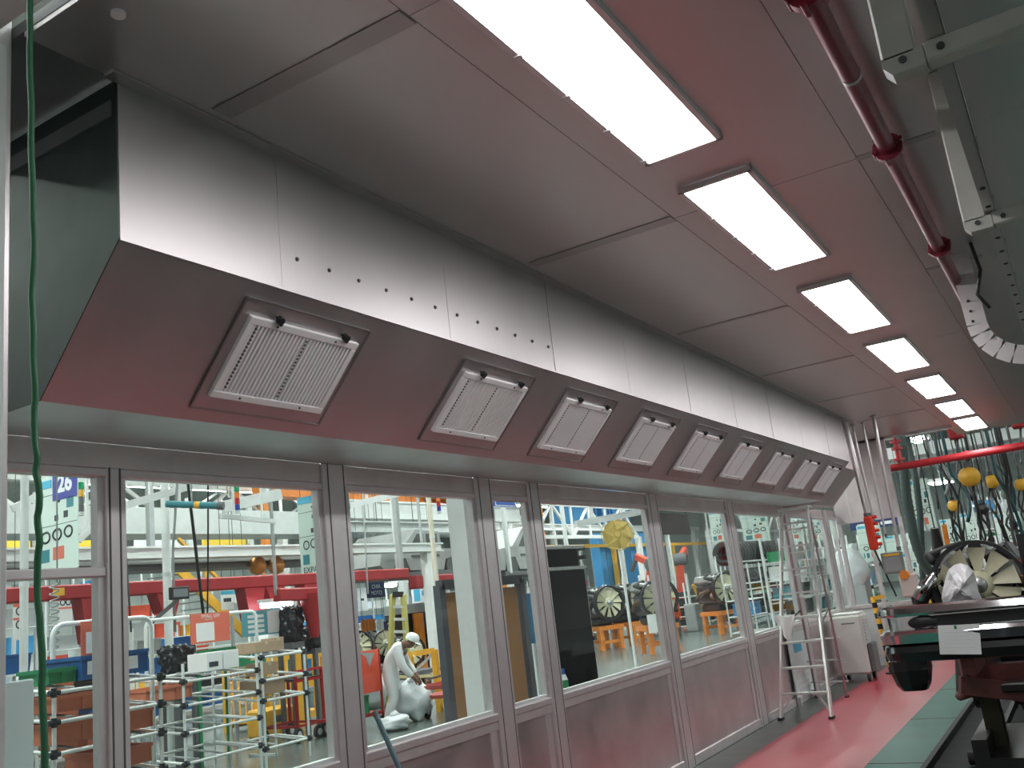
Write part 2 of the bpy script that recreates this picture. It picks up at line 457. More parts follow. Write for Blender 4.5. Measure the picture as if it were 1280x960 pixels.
# ---- filter grilles on the slanted face
def grille(name):
    t = thing(name, (0, 0, 0))
    # local: x along wall (y world), y down-slope, z outward
    L, Hh = 0.63, 0.37
    fr = MB()
    fr.box((-0.36, -0.25, 0.0), (0.36, 0.25, 0.004))
    fr.build('mounting_plate', SLANT, t)
    r = MB()
    for sy in (-1, 1): r.box((-0.36, sy * 0.25 - 0.004, 0.004), (0.36, sy * 0.25 + 0.004, 0.010))
    for sx in (-1, 1): r.box((sx * 0.36 - 0.004, -0.25, 0.004), (sx * 0.36 + 0.004, 0.25, 0.010))
    r.build('plate_hem', STEEL, t)
    f = MB(); b = 0.032
    for sy in (-1, 1): f.box((-L / 2, sy * (Hh / 2 - b / 2) - b / 2, 0.004), (L / 2, sy * (Hh / 2 - b / 2) + b / 2, 0.026))
    for sx in (-1, 1): f.box((sx * (L / 2 - b / 2) - b / 2, -Hh / 2 + b, 0.004), (sx * (L / 2 - b / 2) + b / 2, Hh / 2 - b, 0.026))
    f.build('frame', WHITEPL, t, bevel=0.003)
    p = MB(); n = 27; w = (L - 2 * b) / n
    prof = []
    for i in range(n):
        x = -L / 2 + b + i * w
        prof += [(x, 0.0045), (x + w * 0.32, 0.0045), (x + w * 0.38, 0.023), (x + w * 0.94, 0.023)]
    prof += [(L / 2 - b, 0.0045), (L / 2 - b, 0.004), (-L / 2 + b, 0.004)]
    # pleats run down the slope: sweep the zig-zag profile along y
    N = len(prof)
    P = [(x, -Hh / 2 + b, z) for x, z in prof] + [(x, Hh / 2 - b, z) for x, z in prof]
    F = [(i, i + N, (i + 1) % N + N, (i + 1) % N) for i in range(N)]
    p.add(P, F); p.build('pleated_filter', PLEAT, t)
    d = MB()
    for i in range(17):
        yy = -Hh / 2 + b + 0.012 + i * (Hh - 2 * b - 0.02) / 17
        d.box((-0.022, yy, 0.016), (-0.012, yy + 0.010, 0.0245))
        if i % 1 == 0: d.box((0.258, yy, 0.015), (0.264, yy + 0.008, 0.0245))
    tag(d.build('spacer_dots', DGREY, t), kind='stuff')
    for kx in (0.18, -0.21):
        k = MB(); k.cyl((kx, -Hh / 2 - 0.016, 0.004), (kx, -Hh / 2 - 0.016, 0.035), 0.006, n=8)
        k.cyl((kx, -Hh / 2 - 0.016, 0.022), (kx, -Hh / 2 - 0.016, 0.045), 0.017, 0.015, n=10)
        k.bar((kx - 0.02, -Hh / 2 + 0.004, 0.03), (kx + 0.015, -Hh / 2 - 0.02, 0.03), 0.012, 0.012)
        k.build('latch_knob', BLACK, t)
    s = MB()
    for sx in (-0.17, 0.17):
        for sy in (-1, 1): s.cyl((sx, sy * (Hh / 2 - 0.016), 0.026), (sx, sy * (Hh / 2 - 0.016), 0.029), 0.005, n=8)
    tag(s.build('screw', DARKMETAL, t), kind='stuff')
    return t
gy = [2.78, 4.26, 5.385, 6.545, 7.67, 8.83, 10.0, 11.165, 12.29]
sd3 = Vector((sd.x, 0, sd.z)); sn3 = Vector((sn.x, 0, sn.z)).normalized()
def place_grille(g, y, o=0.0, along=0.319):
    c = Vector((FX, y, 2.905)) + sd3 * along - sn3 * o + sn3 * 0.001
    X = Vector((0, 1, 0)); Y = sd3; Z = sn3
    if X.cross(Y).dot(Z) < 0: X = -X
    g.matrix_world = Matrix(((X.x, Y.x, Z.x, c.x), (X.y, Y.y, Z.y, c.y), (X.z, Y.z, Z.z, c.z), (0, 0, 0, 1)))
ords = ['nearest', 'second', 'third', 'fourth', 'fifth', 'sixth', 'seventh', 'eighth', 'ninth']
g0 = grille('filter_grille')
for i, y in enumerate(gy):
    g = g0 if i == 0 else dup(g0)
    lab = ('largest white pleated filter grille, nearest on the slanted plenum face' if i == 0 else
           'white pleated filter grille, %s from the near end of the slanted plenum face' % ords[i])
    tag(g, lab, 'air filter', 'filter grilles along the slanted plenum face')
    place_grille(g, y)
g = dup(g0); tag(g, 'last small white filter grille, set lower on the stepped-back plenum box', 'air filter', 'filter grilles along the slanted plenum face')
place_grille(g, 13.33, 0.115, 0.42)

# ---- booth luminaires
emis('luminaire_diffuser', (1.0, 0.985, 0.99), BOOTH_LAMP)
def luminaire(y0, y1):
    t = thing('ceiling_light', (-1.172, (y0 + y1) / 2, ZC))
    MB().box((-1.33, y0, ZC - 0.022), (-1.014, y1, ZC - 0.018)).build('diffuser', MATS['luminaire_diffuser'], t)
    f = MB()
    for x in (-1.355, -1.009): f.box((x, y0 - 0.02, ZC - 0.026), (x + 0.024, y1 + 0.02, ZC))
    for y in (y0 - 0.022, y1): f.box((-1.355, y, ZC - 0.026), (-0.985, y + 0.022, ZC))
    f.build('frame', ALU, t)
    c = MB()
    for k in (0.27, 0.5, 0.73, 0.97):
        c.box((-1.352, y0 + (y1 - y0) * k - 0.01, ZC - 0.032), (-1.322, y0 + (y1 - y0) * k + 0.01, ZC - 0.024))
    tag(c.build('clip', ALU, t), kind='stuff')
    return t
ly = [(2.19, 3.75), (4.19, 5.77), (6.42, 7.99), (8.65, 10.2), (10.9, 12.45), (13.1, 14.65), (15.1, 16.66)]
lw = ['largest and nearest', 'second', 'third', 'fourth', 'fifth', 'sixth', 'seventh and farthest']
for (a, b), wd in zip(ly, lw):
    tag(luminaire(a, b), '%s glowing white rectangular ceiling light in the row' % wd, 'ceiling light', 'booth ceiling lights')
# =================================================================== HALL ROOF AND LIGHTS
ROOFM = mat('pale_roof_deck', (0.45, 0.48, 0.46), 0.7, var=0.1)
roof = tag(MB().box((-60, -8, 8.6), (16, 75, 8.8)).build('ceiling_hall', ROOFM), kind='structure')
emis('hall_strip_tube', (0.93, 1.0, 0.97), HALL_LAMP)
k = 0
sl0 = None
for x in (-6.5, -11.5, -16.5, -22, -29, -38):
    for y in (2, 13, 24, 36, 50):
        if sl0 is None:
            t = thing('strip_light', (x, y, 7.3))
            MB().box((x - 0.22, y - 4, 7.30), (x + 0.22, y + 4, 7.32)).build('tube_cover', MATS['hall_strip_tube'], t)
            MB().box((x - 0.26, y - 4.05, 7.32), (x + 0.26, y + 4.05, 7.40)).build('housing', WHITE, t)
            for yy in (-3, 3): MB().cyl((x, y + yy, 7.4), (x, y + yy, 8.6), 0.02, n=6).build('hanger_rod', GREY, t)
            sl0 = t
        else: t = dup(sl0, (x, y, 7.3))
        tag(t, 'long strip light under the roof, %s row from the glass, %s along it' % (ORDW[(-6.5, -11.5, -16.5, -22, -29, -38).index(x)], ORDW[(2, 13, 24, 36, 50).index(y)]), 'strip light', 'strip lights under the hall roof')
for x in (6, 11):
    for y in (4, 15, 26, 38):
        tag(dup(sl0, (x, y, 7.3)), 'long strip light over the right aisle, %s row, %s along it' % (ORDW[(6, 11).index(x)], ORDW[(4, 15, 26, 38).index(y)]), 'strip light', 'strip lights under the hall roof')
# =================================================================== HALL BEYOND THE GLASS
def rect_x(u0, v0, u1, v1, x):
    um, vm = (u0 + u1) / 2, (v0 + v1) / 2
    return on_x(u0, vm, x).y, on_x(u1, vm, x).y, on_x(um, v1, x).z, on_x(um, v0, x).z
def rect_y(u0, v0, u1, v1, y):
    um, vm = (u0 + u1) / 2, (v0 + v1) / 2
    return on_y(u0, vm, y).x, on_y(u1, vm, y).x, on_y(um, v1, y).z, on_y(um, v0, y).z
def small(o): return tag(o, kind='stuff')

# ---- far shell of the hall
FARW = mat('far_wall_sheet', (0.60, 0.66, 0.63), 0.7, var=0.12, vscale=0.6)
wf = thing('wall_far', (-46, 30, 0), kind='structure')
for i in range(18):
    y = -6 + i * 4.4
    MB().box((-46, y + 0.02, 0), (-45.8, y + 4.38, 8.6)).build('wall_sheet', FARW, wf)
we = thing('wall_end', (-20, 72, 0), kind='structure')
for i in range(15):
    x = -46 + i * 4.1
    MB().box((x + 0.02, 72, 0), (x + 4.08, 72.2, 8.6)).build('wall_sheet', FARW, we)

# ---- notice boards ------------------------------------------------
def pict(mb, o, r, u, n, W, H, items):       # flat printed marks, board local 0..1 coordinates
    for kind, x, y, w, h in items:
        c = o + r * (x * W) + u * (y * H) + n * 0.006
        if kind == 'b': mb.obox(c, r * (w * W / 2), u * (h * H / 2), n * 0.001)
        else:
            pts = [c + r * (w * W / 2 * math.cos(a * math.pi / 6)) + u * (h * H / 2 * math.sin(a * math.pi / 6)) for a in range(12)]
            mb.tube(pts, 0.06 * w * W + 0.004, n=4, closed=True)
def board(name, label, cat, o, r, W, H, base, blocks, group=None, frame=None, hang=None, thick=0.02):
    """o lower-left corner, r unit vector along the width; blocks: list of (material, part name, items)"""
    o = Vector(o); r = Vector(r); u = UPZ; n = r.cross(u)
    t = thing(name, o + r * (W / 2), label, cat, group)
    MB().obox(o + r * (W / 2) + u * (H / 2), r * (W / 2), u * (H / 2), n * (thick / 4)).build('panel', base, t)
    for mt, pn, items in blocks:
        mb = MB(); pict(mb, o, r, u, n, W, H, items)
        ob = mb.build(pn, mt, t)
        if len(items) > 1: small(ob)
    if frame:
        f = MB(); k = 0.03 * max(W, H) if not isinstance(frame, tuple) else frame[1]; fm = frame if not isinstance(frame, tuple) else frame[0]
        for a, b in (((0, 0), (1, 0)), ((0, 1), (1, 1)), ((0, 0), (0, 1)), ((1, 0), (1, 1))):
            f.bar(o + r * (a[0] * W) + u * (a[1] * H), o + r * (b[0] * W) + u * (b[1] * H), thick * 1.6, k)
        f.build('frame', fm, t)
    if hang:
        h = MB()
        for k in (0.12, 0.88): h.cyl(o + r * (k * W) + u * H, Vector(((o + r * (k * W)).x, (o + r * (k * W)).y, 8.6)), 0.006, n=6)
        small(h.build('hanger', DARKMETAL, t))
    return t
STYLE = [(CYAN, 'cyan_tag', [('b', 0.2, 0.94, 0.32, 0.07)]), (INK, 'pictogram', [('b', 0.55, 0.72, 0.07, 0.05), ('b', 0.72, 0.56, 0.1, 0.07), ('b', 0.5, 0.54, 0.09, 0.06), ('o', 0.25, 0.36, 0.2, 0.11), ('o', 0.52, 0.37, 0.2, 0.11), ('o', 0.78, 0.38, 0.18, 0.11), ('b', 0.5, 0.47, 0.96, 0.006), ('b', 0.5, 0.79, 0.96, 0.006)]),
         (TEAL, 'teal_print', [('b', 0.22, 0.17, 0.24, 0.13), ('b', 0.82, 0.68, 0.16, 0.12)]), (SALMON, 'red_print', [('b', 0.55, 0.18, 0.26, 0.13)])]
RX = Vector((1, 0, 0)); RY = Vector((0, 1, 0))

def board_y(name, label, cat, px, dep, base, blocks, **kw):
    y = at_d((px[0] + px[2]) / 2, (px[1] + px[3]) / 2, dep).y
    x0, x1, z0, z1 = rect_y(*px, y)
    return board(name, label, cat, (x0, y, z0), RX, x1 - x0, z1 - z0, base, blocks, **kw), (x0, x1, z0, z1, y)
def board_x(name, label, cat, px, x, base, blocks, **kw):
    y0, y1, z0, z1 = rect_x(*px, x)
    return board(name, label, cat, (x, y0, z0), RY, y1 - y0, z1 - z0, base, blocks, **kw), (y0, y1, z0, z1)

b26, (x0, x1, z0, z1, yy) = board_y('station_board', 'hanging white station board with blue square reading 26', 'sign', (45, 592, 98, 714), 11.6, POSTER, STYLE[1:], hang=1.6)
W, H = x1 - x0, z1 - z0
MB().box((x0 + W * 0.42, yy - 0.012, z0 + H * 0.72), (x1 - 0.01, yy - 0.006, z1 - 0.01)).build('number_field', BLUESIGN, b26)
text('26', H * 0.245, (x0 + W * 0.71, yy - 0.014, z0 + H * 0.875), RX, UPZ, PAPER, b26, 'number', bold=0.012)
MB().box((x0 + 0.02, yy - 0.012, z0 + H * 0.87), (x0 + W * 0.38, yy - 0.006, z0 + H * 0.95)).build('cyan_strip', CYAN, b26)
bx, (x0, x1, z0, z1, yy) = board_y('station_board', 'hanging white station board with red triangle and EXPANS lettering', 'sign', (374, 619, 408, 715), 14.0, POSTER, STYLE[1:3], hang=1.6)
W, H = x1 - x0, z1 - z0
MB().box((x0 + 0.01, yy - 0.012, z0 + H * 0.91), (x1 - 0.01, yy - 0.006, z1)).build('cyan_strip', CYAN, bx)
MB().add([(x0 + W * 0.5, yy - 0.012, z0 + H * 0.86), (x0 + W * 0.9, yy - 0.012, z0 + H * 0.86), (x0 + W * 0.75, yy - 0.012, z0 + H * 0.70), (x0 + W * 0.5, yy - 0.006, z0 + H * 0.86), (x0 + W * 0.9, yy - 0.006, z0 + H * 0.86), (x0 + W * 0.75, yy - 0.006, z0 + H * 0.70)],
         [(0, 2, 1), (3, 4, 5), (0, 1, 4, 3), (1, 2, 5, 4), (2, 0, 3, 5)]).build('red_triangle', REDP, bx)
text('EXPANS', W * 0.22, (x0 + W * 0.5, yy - 0.012, z0 + H * 0.03), RX, UPZ, INK, bx)

far_boards = [(888, 638, 906, 680, 33, 'narrow pictogram board hung just left of the fifth wall post'),
              (927, 638, 961, 678, 33, 'wide pictogram board hung behind the glass left of the stepladder'),
              (982, 640, 1003, 678, 34, 'pictogram board seen through the upper rungs of the stepladder'),
              (1006, 645, 1028, 677, 34, 'pictogram board hung just right of the stepladder top'),
              (1033, 648, 1047, 676, 30, 'plain pale board in the narrow window beside the end post')]
for u0, v0, u1, v1, d, lab in far_boards:
    board_y('pictogram_board', lab, 'sign', (u0, v0, u1, v1), d, POSTER, STYLE if d > 30 else [], group='pictogram boards down the line', hang=1.5)

# ---- stack lights
def stack_light(label, u, v0, v1, dep, cols):
    a = at_d(u, v1, dep); h = (at_d(u, v0, dep) - a).length
    t = thing('stack_light', a, label, 'signal light', 'stack lights above the line')
    n = len(cols)
    for i, c in enumerate(cols):
        MB().cyl(a + UPZ * (h * i / n), a + UPZ * (h * (i + 0.92) / n), h * 0.10, n=14).build('lens', c, t)
    MB().cyl(a + UPZ * h, Vector((a.x, a.y, 8.6)), h * 0.03, n=8).build('hanger_pole', WHITE, t)
    MB().cyl(a - UPZ * (h * 0.12), a, h * 0.11, n=14).build('base', LGREY, t)
GRL = mat('green_lens', (0.0, 0.30, 0.12), 0.2); BLL = mat('blue_lens', (0.02, 0.05, 0.35), 0.2); ORL = mat('orange_lens', (0.8, 0.2, 0.02), 0.2); RDL = mat('red_lens', (0.5, 0.01, 0.02), 0.2)
stack_light('four-colour stack light hanging in the large left window', 297, 607, 638, 12.5, [BLL, RDL, ORL, GRL])
stack_light('four-colour stack light hanging left of the white column', 549, 614, 639, 15, [BLL, RDL, ORL, GRL])
stack_light('green and yellow stack light beside the board reading 26', 101, 602, 640, 12.5, [DGREY, DGREY, YELLOW, GRL])

# ---- overhead steelwork running along the hall
def beam_y(name, label, x, pxl, y0, y1, mt, depth=0.2, flange=0.0, cat='beam', legs=()):
    u, va, vb = pxl
    z1, z0 = on_x(u, va, x).z, on_x(u, vb, x).z
    t = thing(name, (x, (y0 + y1) / 2, z0), label, cat)
    MB().box((x - depth / 2, y0, z0 + flange), (x + depth / 2, y1, z1 - flange)).build('web', mt, t)
    if flange:
        MB().box((x - depth, y0, z0), (x + depth, y1, z0 + flange)).build('flange', mt, t)
        MB().box((x - depth, y0, z1 - flange), (x + depth, y1, z1)).build('flange', mt, t)
    for ly_ in legs:
        MB().box((x - 0.1, ly_ - 0.1, 0), (x + 0.1, ly_ + 0.1, z0)).build('column', mt, t)
    return t, z0, z1
beam_y('steel_beam', 'long white steel beam crossing the left windows at mid height', -13.0, (265, 683, 697), 2, 18.0, WHITE, 0.16, 0.03, legs=(2.5, 17.5))
beam_y('air_duct', 'wide pale grey duct above the white beam in the left windows', -15.5, (265, 641, 671), 2, 17.2, LGREY, 0.9, 0, 'duct', legs=(3.2, 16.4))
beam_y('steel_beam', 'deep white steel beam high in the window with the person', -17.0, (490, 628, 650), 18.5, 28.5, WHITE, 0.2, 0.04, legs=(27.5,))
beam_y('steel_beam', 'pale grey steel beam just below the deep white one', -16.0, (490, 654, 667), 17.4, 24, LGREY, 0.3, 0.03)
beam_y('steel_beam', 'long white beam under the blue containers behind the black panel', -19.0, (745, 657, 664), 29.0, 48, WHITE, 0.2, 0.03, legs=(33.0, 41, 47))
beam_y('guard_rail', 'yellow rail along the mezzanine behind the black panel', -20.8, (760, 680, 684), 30, 60, YELLOW, 0.1, 0, 'rail', legs=(36, 44, 52))
# gangway with yellow cladding behind the left beam
gw = thing('gangway', (-20, 16, 3.4), 'yellow clad gangway seen between the white beam and the grey duct', 'walkway')
for i in range(6):
    y = 6.6 + i * 2.1
    z0_, z1_ = on_x(265, 684, -20).z - 0.15, on_x(265, 668, -20).z + 0.15
    MB().box((-20.05, y, z0_), (-20, y + 1.5, z1_)).build('side_panel', [mat('bright_yellow', (0.9, 0.62, 0.05), 0.5), PAPER, mat('bright_yellow', (0, 0, 0))][i % 3], gw)
    MB().box((-20.0, y + 1.55, z0_ - 0.3), (-19.9, y + 1.7, z1_ + 0.8)).build('upright', LGREY, gw)
MB().box((-20.8, 6, z0_ - 0.25), (-19.7, 19.6, z0_ - 0.1)).build('deck', GREY, gw)
MB().box((-20.05, 7, 0), (-19.85, 7.2, z0_ - 0.25)).build('column', GREY, gw)
MB().box((-20.05, 19.3, 0), (-19.85, 19.5, z0_ - 0.25)).build('column', GREY, gw)

# dark roller conveyor and red carrier rail under the white beam
rc = thing('overhead_conveyor', (-13.6, 11, 2.9), 'dark overhead conveyor with grey rollers below the white beam', 'conveyor')
zc0 = on_x(265, 712, -13.6).z
MB().box((-13.9, 4, zc0), (-13.3, 15.2, zc0 + 0.1)).build('track', DGREY, rc)
MB().box((-13.35, 4, zc0 + 0.1), (-13.25, 15.2, zc0 + 0.18)).build('side_rail', GREY, rc)
for i in range(22):
    MB().cyl((-13.9, 4.4 + i * 0.5, zc0 + 0.14), (-13.35, 4.4 + i * 0.5, zc0 + 0.14), 0.05, n=8).build('roller', CASTALU, rc)
for y in (4.2, 10.5, 15.0): MB().box((-13.7, y, zc0 + 0.1), (-13.6, y + 0.1, 8.6)).build('hanger', GREY, rc)
for u in (322, 345):
    p = on_x(u, 708, -13.2)
    MB().lathe(p, (0, 0, 1), [(0.0, -0.16), (0.12, -0.12), (0.17, 0), (0.13, 0.12), (0.05, 0.2), (0, 0.22)]).build('motor', mat('copper_motor', (0.55, 0.22, 0.06), 0.35, 0.6), rc)

rr = thing('carrier_rail', (-12.0, 11, 2.3), 'bright red overhead carrier rail with drop brackets in the left windows', 'crane')
z1_, z0_ = on_x(275, 722, -12).z, on_x(275, 738, -12).z
MB().box((-12.1, 3.5, z0_), (-11.9, 15.4, z1_)).build('rail', REDP, rr, bevel=0.02)
for u, dv in ((113, 52), (205, 24), (312, 45), (338, 20), (385, 38)):
    p = on_x(u, 730, -12)
    MB().prism([(p.y - 0.22, z0_), (p.y + 0.22, z0_), (p.y + 0.12, z0_ - dv / 86), (p.y - 0.12, z0_ - dv / 86)], 0, -12.12, -11.88).build('drop_bracket', REDP, rr)
for y in (3.6, 15.2): MB().box((-12.05, y, z1_), (-11.95, y + 0.1, 8.6)).build('hanger', GREY, rr)
MB().box((-11.89, on_x(60, 730, -12).y, z0_ + 0.06), (-11.88, on_x(74, 730, -12).y, z1_ - 0.04)).build('yellow_tag', YELLOW, rr)
r2 = thing('carrier_rail', (-11, 13, 2.2), 'short red gantry arm above the black wrapped load', 'crane')
pa, pb = on_x(345, 744, -10.95), on_x(402, 742, -10.95)
MB().bar(pa, pb, 0.16, 0.2).build('arm', REDP, r2, bevel=0.02)
pc = on_x(390, 742, -10.95); MB().cyl(pc, pc - UPZ * 0.7, 0.22, 0.07, n=14).build('cone', REDP, r2)
MB().bar(pa, Vector((pa.x, pa.y, 8.6)), 0.04, 0.04).build('hanger', GREY, r2)
r3 = thing('carrier_rail', (-16, 22, 2.4), 'red rail end showing above the cork board frame', 'crane')
pa, pb = on_x(515, 728, -13.2), on_x(590, 724, -13.2)
MB().bar(pa, pb, 0.25, 0.3).build('arm', REDP, r3, bevel=0.03)
MB().bar(pa + RY * 0.5, Vector((pa.x, pa.y + 0.5, 8.6)), 0.05, 0.05).build('hanger', GREY, r3)

# ---- truck body on the overhead line
def truck_body(label, x, px):
    y0, y1, z0, z1 = rect_x(*px, x)
    L, Hh = y1 - y0, z1 - z0
    t = thing('primer_truck', (x, (y0 + y1) / 2, z0), label, 'vehicle body')
    PR = mat('grey_primer', (0.30, 0.31, 0.30), 0.45, var=0.15, vscale=2); PRD = mat('dark_primer', (0.07, 0.075, 0.07), 0.5)
    P = lambda a, b: (y0 + a * L, z0 + b * Hh)
    # cab side with sloping screen and bed
    MB().prism([P(0, 0.25), P(0.05, 0.12), P(0.12, 0.12), P(0.15, 0.36), P(0.24, 0.38), P(0.28, 0.12), P(0.62, 0.10), P(0.65, 0.34), P(0.75, 0.36), P(0.79, 0.12), P(1, 0.12), P(1, 0.55), P(0.62, 0.58), P(0.60, 0.95), P(0.36, 1.0), P(0.22, 0.60), P(0.02, 0.52)], 0, x - 0.9, x + 0.9).build('shell', PR, t)
    for a, b, c, d in ((0.29, 0.60, 0.43, 0.90), (0.46, 0.60, 0.57, 0.90)):
        MB().prism([P(a, b), P(c, b), P(c, d), P(a + (0.08 if a < 0.4 else 0), d)], 0, x + 0.9, x + 0.915).build('side_window', PRD, t)
    for a in (0.195, 0.70):
        MB().cyl((x + 0.7, y0 + a * L, z0 + 0.18 * Hh), (x + 0.93, y0 + a * L, z0 + 0.18 * Hh), 0.055 * L, n=18).build('wheel_arch', PRD, t)
    MB().box((x - 0.6, y0 + 0.1 * L, z0), (x + 0.95, y0 + 0.9 * L, z0 + 0.09 * Hh)).build('skid', DGREY, t)
    MB().box((x + 0.9, y0 + 0.45 * L, z0 + 0.16 * Hh), (x + 0.915, y0 + 0.455 * L, z0 + 0.58 * Hh)).build('door_gap', PRD, t)
    MB().box((x + 0.9, y0 + 0.30 * L, z0 + 0.40 * Hh), (x + 0.92, y0 + 0.58 * L, z0 + 0.44 * Hh)).build('body_crease', PRD, t)
    h = MB()
    for a in (0.15, 0.85): h.bar((x + 0.95, y0 + a * L, z0 + 0.05 * Hh), (x + 0.95, y0 + a * L, 8.6), 0.1, 0.1)
    small(h.build('carrier_arm', LGREY, t))
truck_body('grey primer truck body carried overhead beyond the person', -14.5, (436, 668, 560, 724))
truck_body('grey primer truck body behind the narrow window right of the white post', -14.5, (580, 664, 690, 722))

# ---- hanging cables, pipes and columns in the left windows
def column(label, u, v0, v1, dep, r, mt=WHITE, zb=0.0, zt=None, name='pipe_column', cat='column'):
    p = at_d(u, (v0 + v1) / 2, dep); zt = zt or at_d(u, v0, dep).z
    t = thing(name, (p.x, p.y, zb), label, cat)
    MB().cyl((p.x, p.y, zb), (p.x, p.y, zt), r, n=14).build('shaft', mt, t)
    MB().cyl((p.x, p.y, zb), (p.x, p.y, zb + 0.03), r * 1.8, n=14).build('foot_plate', mt, t)
    for zz in (0.35, 0.6): MB().cyl((p.x, p.y, zb + (zt - zb) * zz), (p.x, p.y, zb + (zt - zb) * zz + 0.06), r * 1.15, n=14).build('band', LGREY, t)
    return t
column('white pipe column standing in the large left window', 208, 590, 790, 13.2, 0.06, WHITE, zt=4.2)
column('thin pole left of the cork board', 543, 660, 740, 18, 0.05, mat('cream_paint', (0.65, 0.60, 0.50), 0.5), zt=5.0)
column('square-footed white post behind the left glass edge', 30, 600, 900, 10.5, 0.045, LGREY, zt=4.0)
def cable(label, pts, r, mt=BLACK, cat='cable', name='hanging_cable', group=None, n=6):
    pts = [Vector(p) for p in pts]
    if name == 'hanging_cable': pts = [Vector((pts[0].x, pts[0].y, 8.6))] + pts
    return tag(MB().tube(pts, r, n=n).build(name, mt), label, cat, group)
cable('black cable slanting down behind the large left window', [at_d(234, 596, 12.5), at_d(245, 690, 12.5), at_d(258, 800, 12.5)], 0.022)
cable('thin pale cable hanging left of the dark banner sign', [at_d(455, 640, 15), at_d(457, 690, 15), at_d(460, 742, 15)], 0.014, LGREY)
cable('thin straight black cable right of the slanting one', [at_d(260, 596, 12.8), at_d(260, 700, 12.8), at_d(259, 800, 12.8)], 0.012)
cable('grey cable along the white pipe column', [at_d(222, 596, 12.6), at_d(216, 690, 12.6), at_d(219, 790, 12.6)], 0.018, GREY)
cable('grey cable near the left mullion of the large window', [at_d(150, 596, 12.4), at_d(158, 700, 12.4), at_d(164, 790, 12.4)], 0.014, DGREY)
coil = []
for i in range(90):
    a = i * 0.7; p = at_d(68, 728 + i * 0.98, 9.5)
    coil.append(p + RX * (0.045 * math.cos(a)) + RY * (0.045 * math.sin(a)))
coil = [Vector((coil[0].x, coil[0].y, 8.6))] + coil
tag(MB().tube(coil, 0.008, n=5).build('coiled_hose', GREY), 'grey coiled air hose hanging in front of the first rack', 'hose')
bal = thing('air_balancer', at_d(240, 632, 12.2), 'horizontal teal air cylinder under the roof steel, left window', 'cylinder')
pa, pb = at_d(208, 630, 12.2), at_d(272, 632, 12.2)
MB().cyl(pa, pb, 0.045, n=14).build('barrel', TEAL, bal)
MB().cyl(pb, pb + (pb - pa) * 0.12, 0.055, n=14).build('end_cap', DGREY, bal)
MB().cyl(pa + (pb - pa) * 0.55, pa + (pb - pa) * 0.66, 0.047, n=14).build('yellow_band', YELLOW, bal)
MB().cyl((pa + pb) / 2, Vector(((pa + pb).x / 2, (pa + pb).y / 2, 8.6)), 0.012, n=6).build('hanger', GREY, bal)
# jib arms / light trusses near the top of the left windows
def jib(label, pts, w, mt=WHITE, drops=2):
    pts = [Vector(p) for p in pts]
    t = thing('jib_arm', pts[0], label, 'beam')
    for a, b in zip(pts[:-1], pts[1:]): MB().bar(a, b, w * 0.7, w).build('arm', mt, t)
    a, b = pts[0], pts[-1]
    for i in range(drops):
        p = a.lerp(b, (i + 0.5) / drops)
        MB().bar(p, Vector((p.x, p.y, 8.6)), w * 0.4, w * 0.4).build('hanger', mt, t)
jib('white jib arm sloping up from the left mullion of the large window', [at_d(150, 634, 12), at_d(290, 592, 13.5)], 0.10)
jib('white jib arm ending beside the stack light', [at_d(278, 634, 13), at_d(350, 618, 13.6)], 0.16)
jib('pale flat arm below the stack light', [at_d(275, 645, 12.4), at_d(345, 652, 12.9)], 0.06)
jib('white brace high behind the board reading 26', [at_d(15, 636, 12), at_d(75, 606, 12.6)], 0.09)
jib('white diagonal brace right of the board reading 26', [at_d(98, 676, 13.2), at_d(140, 634, 13.6)], 0.09)
jib('thin white arm crossing the top of the window with the person', [at_d(436, 632, 14), at_d(520, 612, 15.5)], 0.09)
jib('grey conduit crossing above the black panel', [at_d(720, 655, 17.5), at_d(800, 640, 18.5)], 0.12, LGREY)

# ---- more overhead trusswork deep in the hall (one thing per truss)
def truss(label, x, y0, y1, z0, z1, n, mt, posts_=True):
    t = thing('roof_truss', (x, (y0 + y1) / 2, z0), label, 'truss')
    MB().bar((x, y0, z0), (x, y1, z0), 0.14, 0.14).build('lower_chord', mt, t)
    MB().bar((x, y0, z1), (x, y1, z1), 0.14, 0.14).build('upper_chord', mt, t)
    for i in range(n):
        a = y0 + (y1 - y0) * i / n; b = y0 + (y1 - y0) * (i + 1) / n
        MB().bar((x, a, z0 if i % 2 else z1), (x, b, z1 if i % 2 else z0), 0.09, 0.09).build('web_bar', mt, t)
        MB().bar((x, a, z0), (x, a, z1), 0.08, 0.08).build('vertical', mt, t)
    if posts_:
        for y in (y0, y1): MB().box((x - 0.12, y - 0.12, 0), (x + 0.12, y + 0.12, z0)).build('column', mt, t)
truss('white lattice truss above the person window, farther back', -24, 24, 42, 5.0, 6.6, 8, WHITE)
truss('white lattice truss behind the upper left window', -22, 4, 22, 4.7, 6.0, 9, WHITE)
truss('white lattice truss behind the blue containers', -17.6, 25.8, 40, 3.9, 5.2, 9, WHITE)
truss('pale lattice truss far down the hall behind the brown board', -16, 45, 66, 4.0, 5.5, 10, LGREY)
truss('grey lattice truss across the middle of the hall', -30, 10, 60, 6.0, 7.5, 18, LGREY)

# orange crane girders under roof
beam_y('crane_girder', 'orange crane girder at the top of the window with the person', -21, (470, 612, 628), 20, 34, ORANGE, 0.3, 0.04, 'beam', legs=(20.3, 33.6))
beam_y('crane_girder', 'thin orange girder across the top of the window with the black panel', -20.5, (720, 627, 633), 28, 36.5, ORANGE, 0.3, 0.0, 'beam', legs=(36.3,))

